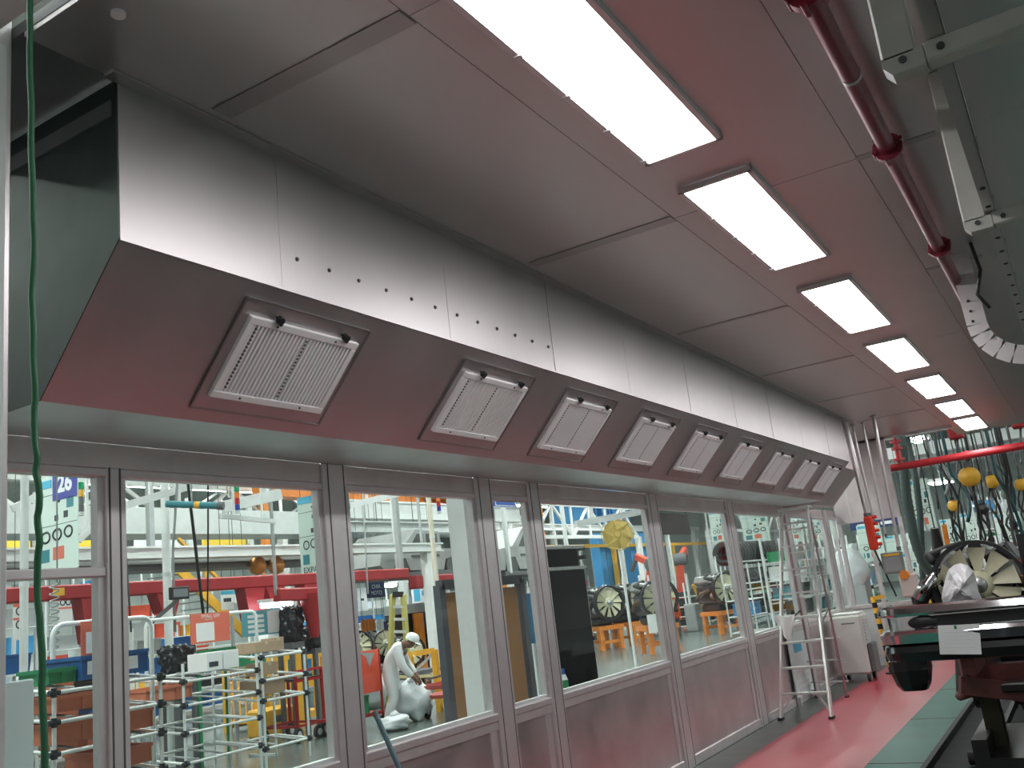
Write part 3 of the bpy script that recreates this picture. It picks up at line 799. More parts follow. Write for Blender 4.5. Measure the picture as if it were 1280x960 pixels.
# ---- blue containers on the mezzanine
mz = thing('mezzanine', (-22, 38, 3.5), 'grey mezzanine deck on columns behind the black panel', 'platform')
zz = on_x(760, 656, -22).z
MB().box((-25, 27, zz - 0.25), (-21.9, 60, zz - 0.02)).build('deck', LGREY, mz)
for y in (28, 40, 52, 59): MB().box((-22.2, y, 0), (-21.95, y + 0.25, zz - 0.25)).build('column', LGREY, mz)
for i, (u0, u1) in enumerate([(732, 747), (752, 768), (772, 786)]):
    y0, y1, z0, z1 = rect_x(u0, 628, u1, 656, -22)
    t = thing('blue_container', (-22.6, (y0 + y1) / 2, z0), '%s of three blue containers high above the yellow fan' % ['left', 'middle', 'right'][i], 'container', 'blue containers on the mezzanine')
    MB().box((-24, y0, zz - 0.02), (-22, y1, z1 + 0.8)).build('body', SKYBLUE, t, bevel=0.03)
    for k in range(1, 4): MB().box((-22, y0 + (y1 - y0) * k / 4 - 0.03, z0), (-21.95, y0 + (y1 - y0) * k / 4 + 0.03, z1 + 0.8)).build('rib', BLUE, t)
for i, (u0, u1) in enumerate([(748, 762), (786, 806)]):
    y0, y1, z0, z1 = rect_x(u0, 666, u1, 680, -21)
    t = thing('blue_cabinet', (-21, (y0 + y1) / 2, 0), 'tall blue cabinet %s the yellow fan' % ['left of', 'right of'][i], 'cabinet', 'tall blue cabinets')
    MB().box((-21.5, y0, 0), (-21, y1, z1)).build('body', SKYBLUE, t)
    MB().box((-21, (y0 + y1) / 2 - 0.02, 0.1), (-20.98, (y0 + y1) / 2 + 0.02, z1 - 0.1)).build('door_gap', DGREY, t)
    MB().box((-20.98, (y0 + y1) / 2 + 0.06, 1.2), (-20.95, (y0 + y1) / 2 + 0.1, 1.5)).build('handle', CASTALU, t)

# ---- big yellow fan on a white pole
TAN = mat('tan_yellow_blades', (0.55, 0.40, 0.10), 0.5, var=0.1)
fp = at_d(772, 668, 19.0)
ft = thing('pole_fan', (fp.x, fp.y, 0), 'large tan yellow fan on a white pole behind the black panel', 'fan')
nn = (CAM - fp); nn.z = 0; nn.normalize(); ss = UPZ.cross(nn)
for k in range(6):
    a = k * math.pi / 3 + 0.25
    d = ss * math.cos(a) + UPZ * math.sin(a); e = -ss * math.sin(a) + UPZ * math.cos(a)
    P = [fp + d * 0.06 - e * 0.05, fp + d * 0.28 - e * 0.19 + nn * 0.05, fp + d * 0.31 + e * 0.02, fp + d * 0.26 + e * 0.13 - nn * 0.05, fp + d * 0.06 + e * 0.06]
    Q = [p - nn * 0.012 for p in P]
    MB().add(P + Q, [(0, 1, 2, 3, 4), (9, 8, 7, 6, 5)] + [(i, i + 5, (i + 1) % 5 + 5, (i + 1) % 5) for i in range(5)]).build('blade', TAN, ft)
MB().cyl(fp - nn * 0.1, fp + nn * 0.06, 0.09, 0.06, n=16).build('hub', TAN, ft)
rg = MB()
for q in (0.2, 0.33): rg.tube([fp + nn * 0.08 + (ss * math.cos(a * math.pi / 12) + UPZ * math.sin(a * math.pi / 12)) * q for a in range(24)], 0.006, n=5, closed=True)
small(rg.build('guard_ring', TAN, ft))
MB().cyl((fp.x, fp.y, 0), fp - nn * 0.12 - UPZ * 0.02, 0.03, n=10).build('pole', WHITE, ft)
MB().cyl((fp.x, fp.y, 0), (fp.x, fp.y, 0.04), 0.25, n=18).build('base', DGREY, ft)

# ---- totes and cartons --------------------------------------------
def tote(name, label, cat, c, lx, lyy, h, mt, lab=True, group=None):
    """open-topped crate, c = centre of the base"""
    c = Vector(c); t = thing(name, c, label, cat, group); w = 0.012
    mb = MB()
    mb.box(c + Vector((-lx / 2, -lyy / 2, 0)), c + Vector((lx / 2, lyy / 2, w)))
    mb.box(c + Vector((-lx / 2, -lyy / 2, w)), c + Vector((-lx / 2 + w, lyy / 2, h))); mb.box(c + Vector((lx / 2 - w, -lyy / 2, w)), c + Vector((lx / 2, lyy / 2, h)))
    mb.box(c + Vector((-lx / 2 + w, -lyy / 2, w)), c + Vector((lx / 2 - w, -lyy / 2 + w, h))); mb.box(c + Vector((-lx / 2 + w, lyy / 2 - w, w)), c + Vector((lx / 2 - w, lyy / 2, h)))
    mb.build('shell', mt, t)
    r = MB(); e = 0.014
    for s in (-1, 1):
        r.box(c + Vector((s * lx / 2 - e, -lyy / 2 - e, h - 0.03)), c + Vector((s * lx / 2 + e, lyy / 2 + e, h)))
        r.box(c + Vector((-lx / 2 + e, s * lyy / 2 - e, h - 0.03)), c + Vector((lx / 2 - e, s * lyy / 2 + e, h)))
    r.build('rim', mt, t)
    nr = max(2, int(lyy / 0.18))
    for i in range(nr + 1):
        y = -lyy / 2 + lyy * i / nr
        MB().box(c + Vector((lx / 2, y - 0.006, 0)), c + Vector((lx / 2 + 0.01, y + 0.006, h - 0.03))).build('rib', mt, t)
    if lab: MB().box(c + Vector((lx / 2 + 0.002, -0.10, h * 0.2)), c + Vector((lx / 2 + 0.012, 0.02, h * 0.75))).build('label_card', PAPER, t)
    return t
def carton(label, c, lx, lyy, h, rz=0.0, group='cartons on the racks'):
    c = Vector(c); t = thing('carton', c, label, 'box', group)
    MB().box(c + Vector((-lx / 2, -lyy / 2, 0)), c + Vector((lx / 2, lyy / 2, h))).build('body', CARD, t, bevel=0.004)
    MB().box(c + Vector((-lx / 2 - 0.001, -0.025, h - 0.04)), c + Vector((lx / 2 + 0.001, 0.025, h + 0.001))).build('tape', mat('packing_tape', (0.52, 0.42, 0.28), 0.3), t)
    t.rotation_euler.z = rz
    return t

# ---- pipe racks ---------------------------------------------------
JOINT = mat('black_joint', (0.02, 0.022, 0.03), 0.5)
PIPE = mat('white_coated_pipe', (0.80, 0.84, 0.82), 0.35)
def pipe_rack(label, xf, dx, ys, zt, shelves, tops=None, name='pipe_rack'):
    t = thing(name, (xf - dx / 2, (ys[0] + ys[-1]) / 2, 0), label, 'rack')
    r = 0.016
    for xx in (xf, xf - dx):
        for i, y in enumerate(ys):
            z = zt if tops is None else tops[i]
            MB().cyl((xx, y, 0), (xx, y, z), r, n=10).build('post', PIPE, t)
    for z in shelves:
        for xx in (xf, xf - dx):
            zz = z + (0.06 if xx != xf else 0)
            MB().cyl((xx, ys[0], zz), (xx, ys[-1], zz), r, n=10).build('shelf_pipe', PIPE, t)
        for y in ys:
            MB().cyl((xf, y, z), (xf - dx, y, z + 0.06), r, n=8).build('cross_pipe', PIPE, t)
            j = MB(); j.cyl((xf, y, z - 0.035), (xf, y, z + 0.035), r * 1.5, n=8); j.cyl((xf, y - 0.045, z), (xf, y + 0.045, z), r * 1.4, n=8)
            j.build('joint', JOINT, t)
        nb = max(2, int((ys[-1] - ys[0]) / 0.28))
        for i in range(nb):
            y = ys[0] + (ys[-1] - ys[0]) * (i + 0.5) / nb
            MB().bar((xf - 0.02, y, z + 0.022), (xf - dx + 0.02, y, z + 0.078), 0.05, 0.012).build('roller_track', GREY, t)
    return t
XA = -7.0
pipe_rack('near white pipe rack loaded with terracotta bins behind the left mullion', XA, 0.7, [4.5, 5.47], 1.35, [0.30, 0.60, 0.885, 1.115, 1.335])
XB = -9.06
rackB = pipe_rack('wide white pipe rack with empty shelves in the middle of the left window', XB, 0.8, [7.39, 8.5], 1.36, [0.28, 0.60, 0.90, 1.16])
rackC = pipe_rack('narrow white pipe rack holding cartons, right end of the row', XB, 0.6, [8.58, 9.33], 1.36, [0.22, 0.78, 1.02, 1.30])
def hoop(label, x, u0, vb0, vt0, u1, vt1, vb1):
    """inverted U of white tube that carries a sign"""
    a, b, c, d = on_x(u0, vb0, x), on_x(u0, vt0, x), on_x(u1, vt1, x), on_x(u1, vb1, x)
    t = thing('sign_hoop', (x, (a.y + d.y) / 2, 0), label, 'stand')
    rr_ = 0.10
    z = (b.z + c.z) / 2
    pts = [(x, a.y, 0), (x, a.y, z - rr_)] + [(x, a.y + rr_ * (1 - math.cos(q)), z - rr_ + rr_ * math.sin(q)) for q in (0.4, 0.8, 1.2)] + [(x, a.y + rr_, z), (x, d.y - rr_, z)] + [(x, d.y - rr_ * (1 - math.cos(q)), z - rr_ + rr_ * math.sin(q)) for q in (1.2, 0.8, 0.4)] + [(x, d.y, z - rr_), (x, d.y, 0)]
    MB().tube(pts, 0.022, n=10).build('tube', PIPE, t)
    for y in (a.y, d.y): MB().box((x - 0.25, y - 0.02, 0), (x + 0.25, y + 0.02, 0.03)).build('foot', PIPE, t)
    return t
hoop('white tube hoop behind the near rack carrying a salmon sign', -7.85, 66, 870, 780, 190, 772, 840)
hoop('white tube hoop with rounded corners above the wide rack', -10.0, 183, 826, 776, 322, 763, 815)
for px, x, lab in (((101, 775, 158, 817), -7.8, 'salmon red sign board crossed by the left mullion'), ((238, 766, 287, 803), -9.95, 'salmon red SMALL LEV sign board hanging from the tube hoop')):
    t, (y0, y1, z0, z1) = board_x('location_sign', lab, 'sign', px, x, SALMON, [(PAPER, 'sheet', [('b', 0.36 if px[0] > 200 else 0.5, 0.37, 0.46 if px[0] > 200 else 0.8, 0.62)])], group='salmon location signs')
    W, H = y1 - y0, z1 - z0
    text('SMALL LEV', H * 0.17, (x + 0.008, y0 + W / 2, z1 - H * 0.11), RY, UPZ, PAPER, t)
    text('LOCATION' if False else 'SMALL LEV', H * 0.07, (x + 0.008, y0 + W * 0.45, z1 - H * 0.22), RY, UPZ, PAPER, t, 'small_lettering')
# bins on the near rack
tote('storage_bin', 'long terracotta bin with white label on the near rack', 'bin', (XA - 0.32, 4.98, 0.945), 0.55, 0.86, 0.155, TERRA, group='terracotta bins')
tote('storage_bin', 'short terracotta bin tucked under the top shelf of the near rack', 'bin', (XA - 0.34, 4.80, 1.175), 0.5, 0.42, 0.13, TERRA, False, 'terracotta bins')
tote('storage_bin', 'terracotta bin on the lowest visible shelf of the near rack', 'bin', (XA - 0.34, 5.2, 0.665), 0.5, 0.45, 0.15, TERRA, False, 'terracotta bins')
tote('storage_bin', 'terracotta bin at the left end of the wide empty rack', 'bin', (XB - 0.45, 7.35, 0.975), 0.5, 0.62, 0.16, TERRA, False, 'terracotta bins')
tote('storage_bin', 'blue bin on top of the near rack left of the mullion', 'bin', (XA - 0.35, 4.95, 1.395), 0.5, 0.30, 0.19, BLUE, group='blue bins on the near rack')
tote('storage_bin', 'blue bin on top of the near rack right of the mullion', 'bin', (XA - 0.35, 5.30, 1.395), 0.5, 0.24, 0.19, BLUE, group='blue bins on the near rack')
tote('storage_bin', 'small green crate beside the blue bins on the near rack', 'bin', (XA - 0.35, 4.66, 1.395), 0.4, 0.22, 0.12, GREEN, False)
tote('storage_bin', 'open green crate behind the carton stack', 'bin', (XB - 1.5, 9.25, 1.24), 0.5, 0.6, 0.22, GREEN, False)
tb = thing('work_bench', (XB - 1.6, 9.2, 0), 'low green bench behind the carton rack', 'bench')
MB().box((XB - 2.0, 8.6, 1.18), (XB - 1.2, 9.8, 1.24)).build('top', GREEN, tb)
for xx in (XB - 1.95, XB - 1.25):
    for y in (8.65, 9.75): MB().box((xx - 0.025, y - 0.025, 0), (xx + 0.025, y + 0.025, 1.18)).build('leg', GREEN, tb)
carton('open carton on the top shelf of the narrow rack', (XB - 0.3, 8.80, 1.36), 0.35, 0.38, 0.13)
carton('small square carton beside the open one on the narrow rack', (XB - 0.35, 9.12, 1.36), 0.22, 0.20, 0.16)
carton('pale carton on the second shelf of the narrow rack', (XB - 0.3, 8.86, 1.08), 0.3, 0.26, 0.15)
carton('large brown carton on the third shelf of the narrow rack', (XB - 0.3, 8.86, 0.84), 0.35, 0.44, 0.19)
carton('worn carton near the floor of the near rack', (XA - 0.35, 4.95, 0.36), 0.4, 0.5, 0.2)
MB2 = thing('binder_stack', (XB - 0.4, 8.2, 1.22), 'white document boxes standing on the wide rack', 'box')
for i in range(2): MB().box((XB - 0.6, 7.95 + i * 0.26, 1.225), (XB - 0.25, 8.19 + i * 0.26, 1.44)).build('box', PAPER, MB2, bevel=0.004)
MB().box((XB - 0.249, 7.98, 1.27), (XB - 0.247, 8.12, 1.33)).build('print', INK, MB2)

# teal info boards standing behind the racks
tealA, _ = board_x('info_board', 'teal and white information board behind the cartons', 'sign', (302, 763, 350, 794), -11.3, mat('teal_board', (0.10, 0.36, 0.42), 0.5),
        [(PAPER, 'text_sheet', [('b', 0.36, 0.78, 0.42, 0.12), ('b', 0.36, 0.58, 0.42, 0.12), ('b', 0.36, 0.38, 0.42, 0.12), ('b', 0.36, 0.18, 0.42, 0.12), ('b', 0.82, 0.5, 0.32, 0.9)])])
MB().bar((-11.35, 10.2, 0), (-11.35, 10.2, 1.9), 0.04, 0.04).build('stand', GREY, tealA)
def info(label, px, x, cols):
    board_x('wall_chart', label, 'sign', px, x, PAPER, cols, group='charts hung along the line', hang=2.0)
info('white chart with blue header left of the yellow stairs', (276, 738, 292, 762), -14.6, [(CYAN, 'header', [('b', 0.5, 0.88, 1, 0.2)]), (INK, 'print', [('b', 0.5, 0.5, 0.6, 0.2)])])
info('blue and white chart between the red rail brackets', (292, 731, 307, 754), -14.4, [(CYAN, 'header', [('b', 0.5, 0.75, 1, 0.5)]), (INK, 'print', [('b', 0.6, 0.3, 0.5, 0.3)])])
info('white chart with red frames in the lower left pane', (16, 752, 32, 800), -12.8, [(SALMON, 'header', [('b', 0.5, 0.92, 1, 0.12), ('b', 0.5, 0.55, 1, 0.06)]), (INK, 'print', [('o', 0.5, 0.75, 0.5, 0.2), ('o', 0.5, 0.4, 0.5, 0.2)])])
info('white chart with red frames behind the coiled hose', (73, 742, 90, 778), -12.8, [(SALMON, 'header', [('b', 0.5, 0.94, 1, 0.1), ('b', 0.5, 0.5, 1, 0.06)]), (INK, 'print', [('o', 0.3, 0.7, 0.35, 0.2), ('o', 0.72, 0.7, 0.35, 0.2)])])
info('bright chart left of the dark banner sign', (447, 735, 459, 764), -17.5, [(INK, 'print', [('b', 0.5, 0.5, 0.3, 0.1)])])
info('blue and white chart right of the yellow ladder', (515, 735, 545, 756), -17.5, [(CYAN, 'header', [('b', 0.2, 0.6, 0.25, 0.7), ('b', 0.6, 0.7, 0.4, 0.3)]), (SALMON, 'red_mark', [('b', 0.6, 0.15, 0.2, 0.2)])])

# dark banner
bn, (y0, y1, z0, z1) = board_x('banner_sign', 'dark navy banner sign hanging beyond the person', 'sign', (458, 727, 481, 747), -16.2, NAVY, [], hang=2.0)
text('CHIA', (z1 - z0) * 0.36, (-16.18, (y0 + y1) / 2, z0 + (z1 - z0) * 0.68), RY, UPZ, LGREY, bn)
text('MOTO', (z1 - z0) * 0.36, (-16.18, (y0 + y1) / 2, z0 + (z1 - z0) * 0.28), RY, UPZ, LGREY, bn)
bs, _ = board_x('banner_sign', 'blue overhead sign with white border in the narrow window', 'sign', (617, 616, 645, 634), -12.0, mat('sign_blue', (0.03, 0.08, 0.40), 0.4), [(PAPER, 'border', [('b', 0.5, 0.93, 0.9, 0.05), ('b', 0.5, 0.1, 0.9, 0.05), ('b', 0.06, 0.5, 0.03, 0.85), ('b', 0.94, 0.5, 0.03, 0.85), ('b', 0.5, 0.55, 0.7, 0.3)])], hang=1.5)
# monitor
mo = thing('monitor', at_d(226, 741, 12.0), 'small dark monitor on an arm beside the white pipe column', 'monitor')
y0, y1, z0, z1 = rect_x(214, 733, 237, 749, at_d(226, 741, 12.0).x)
mx_ = at_d(226, 741, 12.0).x
MB().box((mx_ - 0.06, y0, z0), (mx_, y1, z1)).build('case', BLACK, mo, bevel=0.01)
MB().box((mx_, y0 + 0.03, z0 + 0.03), (mx_ + 0.004, y1 - 0.03, z1 - 0.03)).build('screen', mat('dim_screen', (0.18, 0.2, 0.22), 0.2), mo)
MB().bar((mx_ - 0.05, (y0 + y1) / 2, z0), (mx_ - 0.3, y0 - 0.15, z0 - 0.3), 0.05, 0.05).build('arm', DGREY, mo)

# yellow stairs
stt = thing('steel_stair', at_d(265, 790, 18), 'yellow steel stair climbing behind the SMALL LEV sign', 'stairs')
for k, off_ in enumerate((0.0, -0.9)):
    a, b = on_x(224, 712, -14.9 + off_), on_x(306, 792, -14.9 + off_)
    MB().bar(a, b, 0.06, 0.18).build('stringer', YELLOW, stt)
    MB().bar(a + UPZ * 0.6, b + UPZ * 0.6, 0.05, 0.05).build('hand_rail', YELLOW, stt)
    for q in (0.1, 0.4, 0.7, 1.0): MB().bar(a.lerp(b, q), a.lerp(b, q) + UPZ * 0.6, 0.04, 0.04).build('baluster', YELLOW, stt)
a, b = on_x(224, 712, -14.9), on_x(306, 792, -14.9)
for q in range(10):
    p = a.lerp(b, (q + 0.5) / 10); MB().box((p.x - 0.9, p.y - 0.12, p.z - 0.02), (p.x, p.y + 0.12, p.z)).build('tread', GREY, stt)

# task lights in the hall
emis('task_tube', (0.86, 0.90, 1.0), 18.0)
def task_light(label, px, x):
    y0, y1, z0, z1 = rect_x(*px, x)
    t = thing('task_light', (x, (y0 + y1) / 2, z0), label, 'lamp', 'task lights in the hall')
    MB().cyl((x, y0, (z0 + z1) / 2), (x, y1, (z0 + z1) / 2), (z1 - z0) / 2, n=12).build('tube', MATS['task_tube'], t)
    MB().box((x - 0.1, y0, z1 - 0.01), (x + 0.1, y1, z1 + 0.05)).build('housing', WHITE, t)
    MB().cyl((x, (y0 + y1) / 2, z1 + 0.05), (x, (y0 + y1) / 2, 8.6), 0.012, n=6).build('hanger', DARKMETAL, t)
task_light('bluish white tube lamp glaring above the black wrapped load', (327, 752, 364, 759), -11.45)
task_light('tube lamp glowing below the overhead truck body', (513, 723, 533, 730), -16.8)
task_light('tube lamp glowing right of the dark banner sign', (482, 729, 494, 734), -17.2)
# =================================================================== THINGS CLOSE TO THE GLASS
# white painted column right behind the second wide window
ya, yb_, yc = on_x(573, 750, -3.68).y, on_x(592, 750, -3.60).y, on_x(610, 750, -3.56).y
t = thing('painted_column', (-3.62, (ya + yc) / 2, 0), 'white painted steel column behind the window, left of the cork board', 'column')
MB().box((-3.68, ya, 0), (-3.58, ya + 0.02, 3.4)).build('web', WHITE, t)
MB().box((-3.58, ya, 0), (-3.56, yc, 3.4)).build('flange', WHITE, t)
MB().box((-3.70, ya, 0), (-3.68, yc, 3.4)).build('flange', WHITE, t)
for z in (1.2, 1.45, 1.7, 2.0): MB().cyl((-3.56, ya + 0.05, z), (-3.555, ya + 0.05, z), 0.008, n=10).build('hole', DGREY, t)
# cork board
y0, y1, z1 = on_x(555, 815, -4.3).y, on_x(656, 800, -4.3).y, on_x(598, 728, -4.3).z
t = thing('cork_board', (-4.3, (y0 + y1) / 2, 0), 'tall cork board in a dark grey frame standing behind the white column', 'board')
MB().box((-4.31, y0 + 0.06, 0.55), (-4.29, y1 - 0.06, z1 - 0.06)).build('cork', CORK, t)
for a, b in (((y0, 0.45), (y0, z1)), ((y1, 0.45), (y1, z1)), ((y0, 0.5), (y1, 0.5)), ((y0, z1), (y1, z1))):
    MB().bar((-4.29, a[0], a[1]), (-4.29, b[0], b[1]), 0.06, 0.075).build('frame_rail', mat('board_frame_grey', (0.10, 0.105, 0.12), 0.5), t)
for y in (y0 + 0.1, y1 - 0.1):
    MB().bar((-4.30, y, 0.03), (-4.30, y, 0.5), 0.04, 0.04).build('leg', DGREY, t)
    MB().box((-4.55, y - 0.025, 0), (-4.05, y + 0.025, 0.03)).build('foot', DGREY, t)
# blue sheet behind it
t = thing('blue_screen', (-5.6, 9.2, 0), 'bright blue panel standing right of the cork board', 'panel')
y0, y1, z0, z1 = rect_x(648, 742, 668, 806, -5.6)
MB().box((-5.62, y0 - 0.3, z0), (-5.6, y1, z1)).build('sheet', SKYBLUE, t)
for y in (y0 - 0.28, y1 - 0.03): MB().box((-5.66, y - 0.02, 0), (-5.62, y + 0.02, z1)).build('leg', WHITE, t)
# black panel on white pipe frame
BP = -4.4
t = thing('pipe_screen', (BP, 8.2, 0), 'black sheet screen hung on a white pipe frame behind the window', 'screen')
MB().box((BP - 0.01, 7.80, 0.45), (BP, 8.56, 1.86)).build('sheet', mat('black_sheet', (0.012, 0.011, 0.013), 0.7, var=0.2, spec=0.12), t)
MB().box((BP - 0.03, 7.80, 1.88), (BP - 0.02, 8.50, 2.06)).build('upper_sheet', mat('black_sheet', (0, 0, 0)), t)
for y in (7.78, 8.57): MB().cyl((BP - 0.02, y, 0), (BP - 0.02, y, 2.08), 0.016, n=12).build('upright', PIPE, t)
for z in (0.42, 1.87, 2.075): MB().cyl((BP + 0.012, 7.78, z), (BP + 0.012, 8.57, z), 0.018, n=12).build('rail', PIPE, t)
for z in (0.75, 1.17, 1.87, 1.97, 2.06): MB().box((BP - 0.045, 8.55, z - 0.02), (BP + 0.02, 8.60, z + 0.02)).build('clamp', BLACK, t)
for y in (7.78, 8.57): MB().cyl((BP - 0.3, y, 0.02), (BP + 0.26, y, 0.02), 0.016, n=10).build('foot', PIPE, t)
# spray can on the sill
p = on_x(704, 862, WX - 0.13)
t = thing('spray_can', (WX - 0.13, p.y + 0.02, 0.75), 'green and blue spray can behind the glass by the black screen', 'can')
yb = p.y + 0.02
MB().cyl((WX - 0.13, yb, 0.84), (WX - 0.13, yb, 1.0), 0.035, n=16).build('body', GREEN, t)
MB().cyl((WX - 0.13, yb, 1.0), (WX - 0.13, yb, 1.04), 0.035, 0.02, n=16).build('shoulder', PAPER, t)
MB().cyl((WX - 0.13, yb, 1.04), (WX - 0.13, yb, 1.08), 0.018, n=12).build('cap', BLUE, t)
tl = thing('ledge', (WX - 0.13, yb, 0), 'narrow grey stand carrying the spray can behind the sill', 'stand')
MB().box((WX - 0.2, yb - 0.1, 0.815), (WX - 0.075, yb + 0.1, 0.84)).build('top', GREY, tl)
MB().box((WX - 0.15, yb - 0.02, 0), (WX - 0.11, yb + 0.02, 0.815)).build('leg', GREY, tl)
t.location.z = 0.84
for c in t.children: c.location.z = -0.09
# brown board high in the fourth wide window
y0, y1, z0, z1 = rect_x(823, 642, 862, 668, -3.9)
t = thing('hanging_board', (-3.9, (y0 + y1) / 2, z0), 'plain dark brown board hanging high behind the glass', 'board')
MB().box((-3.92, y0, z0), (-3.9, y1, z1)).build('sheet', mat('dark_brown_sheet', (0.055, 0.03, 0.028), 0.45), t)
for y in (y0 + 0.05, y1 - 0.05): MB().cyl((-3.91, y, z1), (-3.91, y, 8.6), 0.006, n=6).build('hanger', DARKMETAL, t)
# white panel at the lower left
y0, y1 = on_x(8, 900, -3.75).y, on_x(43, 900, -3.75).y
t = thing('white_screen', (-3.76, (y0 + y1) / 2, 0), 'pale white panel standing at the lower left behind the green cable', 'panel')
MB().box((-3.78, y0 - 0.2, 0.06), (-3.75, y1, on_x(28, 850, -3.75).z)).build('sheet', mat('pale_blue_white', (0.62, 0.72, 0.72), 0.4), t, bevel=0.006)
MB().box((-3.80, y0 - 0.15, 0), (-3.73, y1 - 0.02, 0.06)).build('base', GREY, t)

# ---- green cable hanging at the doorway
pts = []
for i, (u, v) in enumerate([(38, 2), (37, 60), (39, 140), (40, 220), (43, 300), (40, 370), (42, 440), (44, 500), (42, 530), (46, 570), (45, 592), (50, 620), (47, 645), (49, 680), (46, 720), (48, 760), (52, 800), (53, 860), (56, 960)]):
    pts.append(on_y(u, v, 1.34))
pts = [p for p in pts if p.z < 3.58]
pts = [Vector((pts[0].x, 1.43, 3.612)), Vector((pts[0].x, 1.35, 3.612))] + pts + [Vector((pts[-1].x + 0.03, 1.34, 0.4)), Vector((pts[-1].x + 0.02, 1.38, 0.012))]
fine = []
for a, b in zip(pts[:-1], pts[1:]):
    for q in range(4): fine.append(a.lerp(b, q / 4) + Vector((0.002 * math.sin(len(fine) * 1.3), 0, 0)))
tag(MB().tube(fine + [pts[-1]], 0.0085, n=8).build('power_cable', GREENC), 'wavy green cable hanging from ceiling to floor by the door jamb', 'cable')

# ---- broom handle leaning on the wall under the second window
t = thing('broom', (-2.95, 3.9, 0), 'teal broom handle leaning against the sill below the person', 'broom')
a = on_x(471, 896, WX + 0.05); b = on_x(500, 962, WX + 0.18)
d = (b - a); b = a + d * (a.z - 0.1) / (a.z - b.z)
MB().cyl(a, b, 0.014, n=12).build('handle', mat('blue_grey_handle', (0.10, 0.19, 0.22), 0.4), t)
MB().cyl(a, a + (a - b).normalized() * 0.03, 0.016, n=12).build('grip_cap', DGREY, t)
MB().box((b.x - 0.03, b.y - 0.16, b.z - 0.02), (b.x + 0.03, b.y + 0.16, b.z + 0.04)).build('head', BLUE, t, bevel=0.006)
MB().box((b.x - 0.025, b.y - 0.155, 0.0), (b.x + 0.025, b.y + 0.155, b.z - 0.02)).build('bristles', DGREY, t)

# ---- aluminium stepladder
LALU = mat('ladder_aluminium', (0.72, 0.71, 0.70), 0.35, 0.75, var=0.08)
FL, FR = Vector((-3.33, 10.74, 0)), Vector((-2.765, 10.70, 0))
TL, TR = on_y(977, 640, 11.35), on_y(1009, 635, 11.35)
TL.z = TR.z = 2.30
RL, RR = Vector((-3.36, 12.45, 0)), Vector((-2.955, 12.33, 0))
t = thing('stepladder', (-3.06, 11.5, 0), 'tall aluminium stepladder standing open in front of the glazed wall', 'ladder')
for a, b in ((FL, TL), (FR, TR)):
    MB().bar(a, b, 0.028, 0.075).build('front_rail', LALU, t, bevel=0.003)
    MB().box((a.x - 0.025, a.y - 0.05, 0), (a.x + 0.025, a.y + 0.05, 0.03)).build('foot', RUBBER, t)
for a, b in ((RL, TL), (RR, TR)):
    MB().bar(a, b + Vector((0, 0.06, -0.06)), 0.022, 0.045).build('rear_rail', mat('dull_ladder_aluminium', (0.42, 0.40, 0.40), 0.4, 0.7), t)
    MB().box((a.x - 0.02, a.y - 0.03, 0), (a.x + 0.02, a.y + 0.03, 0.025)).build('foot', RUBBER, t)
for i in range(8):
    q = (i + 1) / 8.6
    a, b = FL.lerp(TL, q), FR.lerp(TR, q)
    MB().bar(a, b, 0.085, 0.022).build('step', LALU, t)
for i in range(8):
    q = (i + 0.75) / 8.6
    a, b = RL.lerp(TL, q), RR.lerp(TR, q)
    MB().bar(a + Vector((-0.04, 0.02, 0)), b + Vector((0.05, 0.02, 0)), 0.03, 0.018).build('rear_brace', LALU, t)
MB().box((TL.x - 0.03, TL.y - 0.08, 2.29), (TR.x + 0.03, TL.y + 0.12, 2.325)).build('top_cap', LALU, t, bevel=0.006)
q = 1 / 8.6
for s_, a in ((1, FL.lerp(TL, q)), (-1, FR.lerp(TR, q))):
    MB().bar(a * 1.0 + Vector((s_ * 0.14, 0, 0)), (FL.lerp(TL, 0.25 * q) if s_ > 0 else FR.lerp(TR, 0.25 * q)), 0.018, 0.018).build('knee_brace', LALU, t)
for q in (0.42,):
    for A, B in ((FL.lerp(TL, q), RL.lerp(TL, q + 0.06)), (FR.lerp(TR, q), RR.lerp(TR, q + 0.06))):
        MB().bar(A, B, 0.012, 0.02).build('spreader', DARKMETAL, t)
# rag over a step
ca = FL.lerp(TL, 4 / 8.6)
rg = MB(); n, mm = 10, 9
P = []
for i in range(n + 1):
    for k in range(mm + 1):
        u_, v_ = i / n, k / mm
        hang = 0.26 * v_ * (0.7 + 0.3 * math.sin(u_ * 3.0 + 0.4))
        w_ = 0.24 * (1 - 0.45 * v_)
        P.append(Vector((ca.x - 0.03 + (u_ - 0.15) * w_ + 0.05 * v_, ca.y - 0.075 + 0.025 * math.sin(u_ * 9 + v_ * 2) * (0.4 + v_), ca.z + 0.03 - hang + 0.012 * math.sin(u_ * 7))))
F = [(i * (mm + 1) + k, (i + 1) * (mm + 1) + k, (i + 1) * (mm + 1) + k + 1, i * (mm + 1) + k + 1) for i in range(n) for k in range(mm)]
Q = [p + Vector((0.005, 0.012, 0)) for p in P]; N = len(P)
rg.add(P + Q, F + [tuple(N + j for j in reversed(f)) for f in F], True)
tag(rg.build('cloth', mat('white_cloth', (0.78, 0.77, 0.76), 0.9)), 'crumpled white rag hung over a left step of the stepladder', 'cloth')

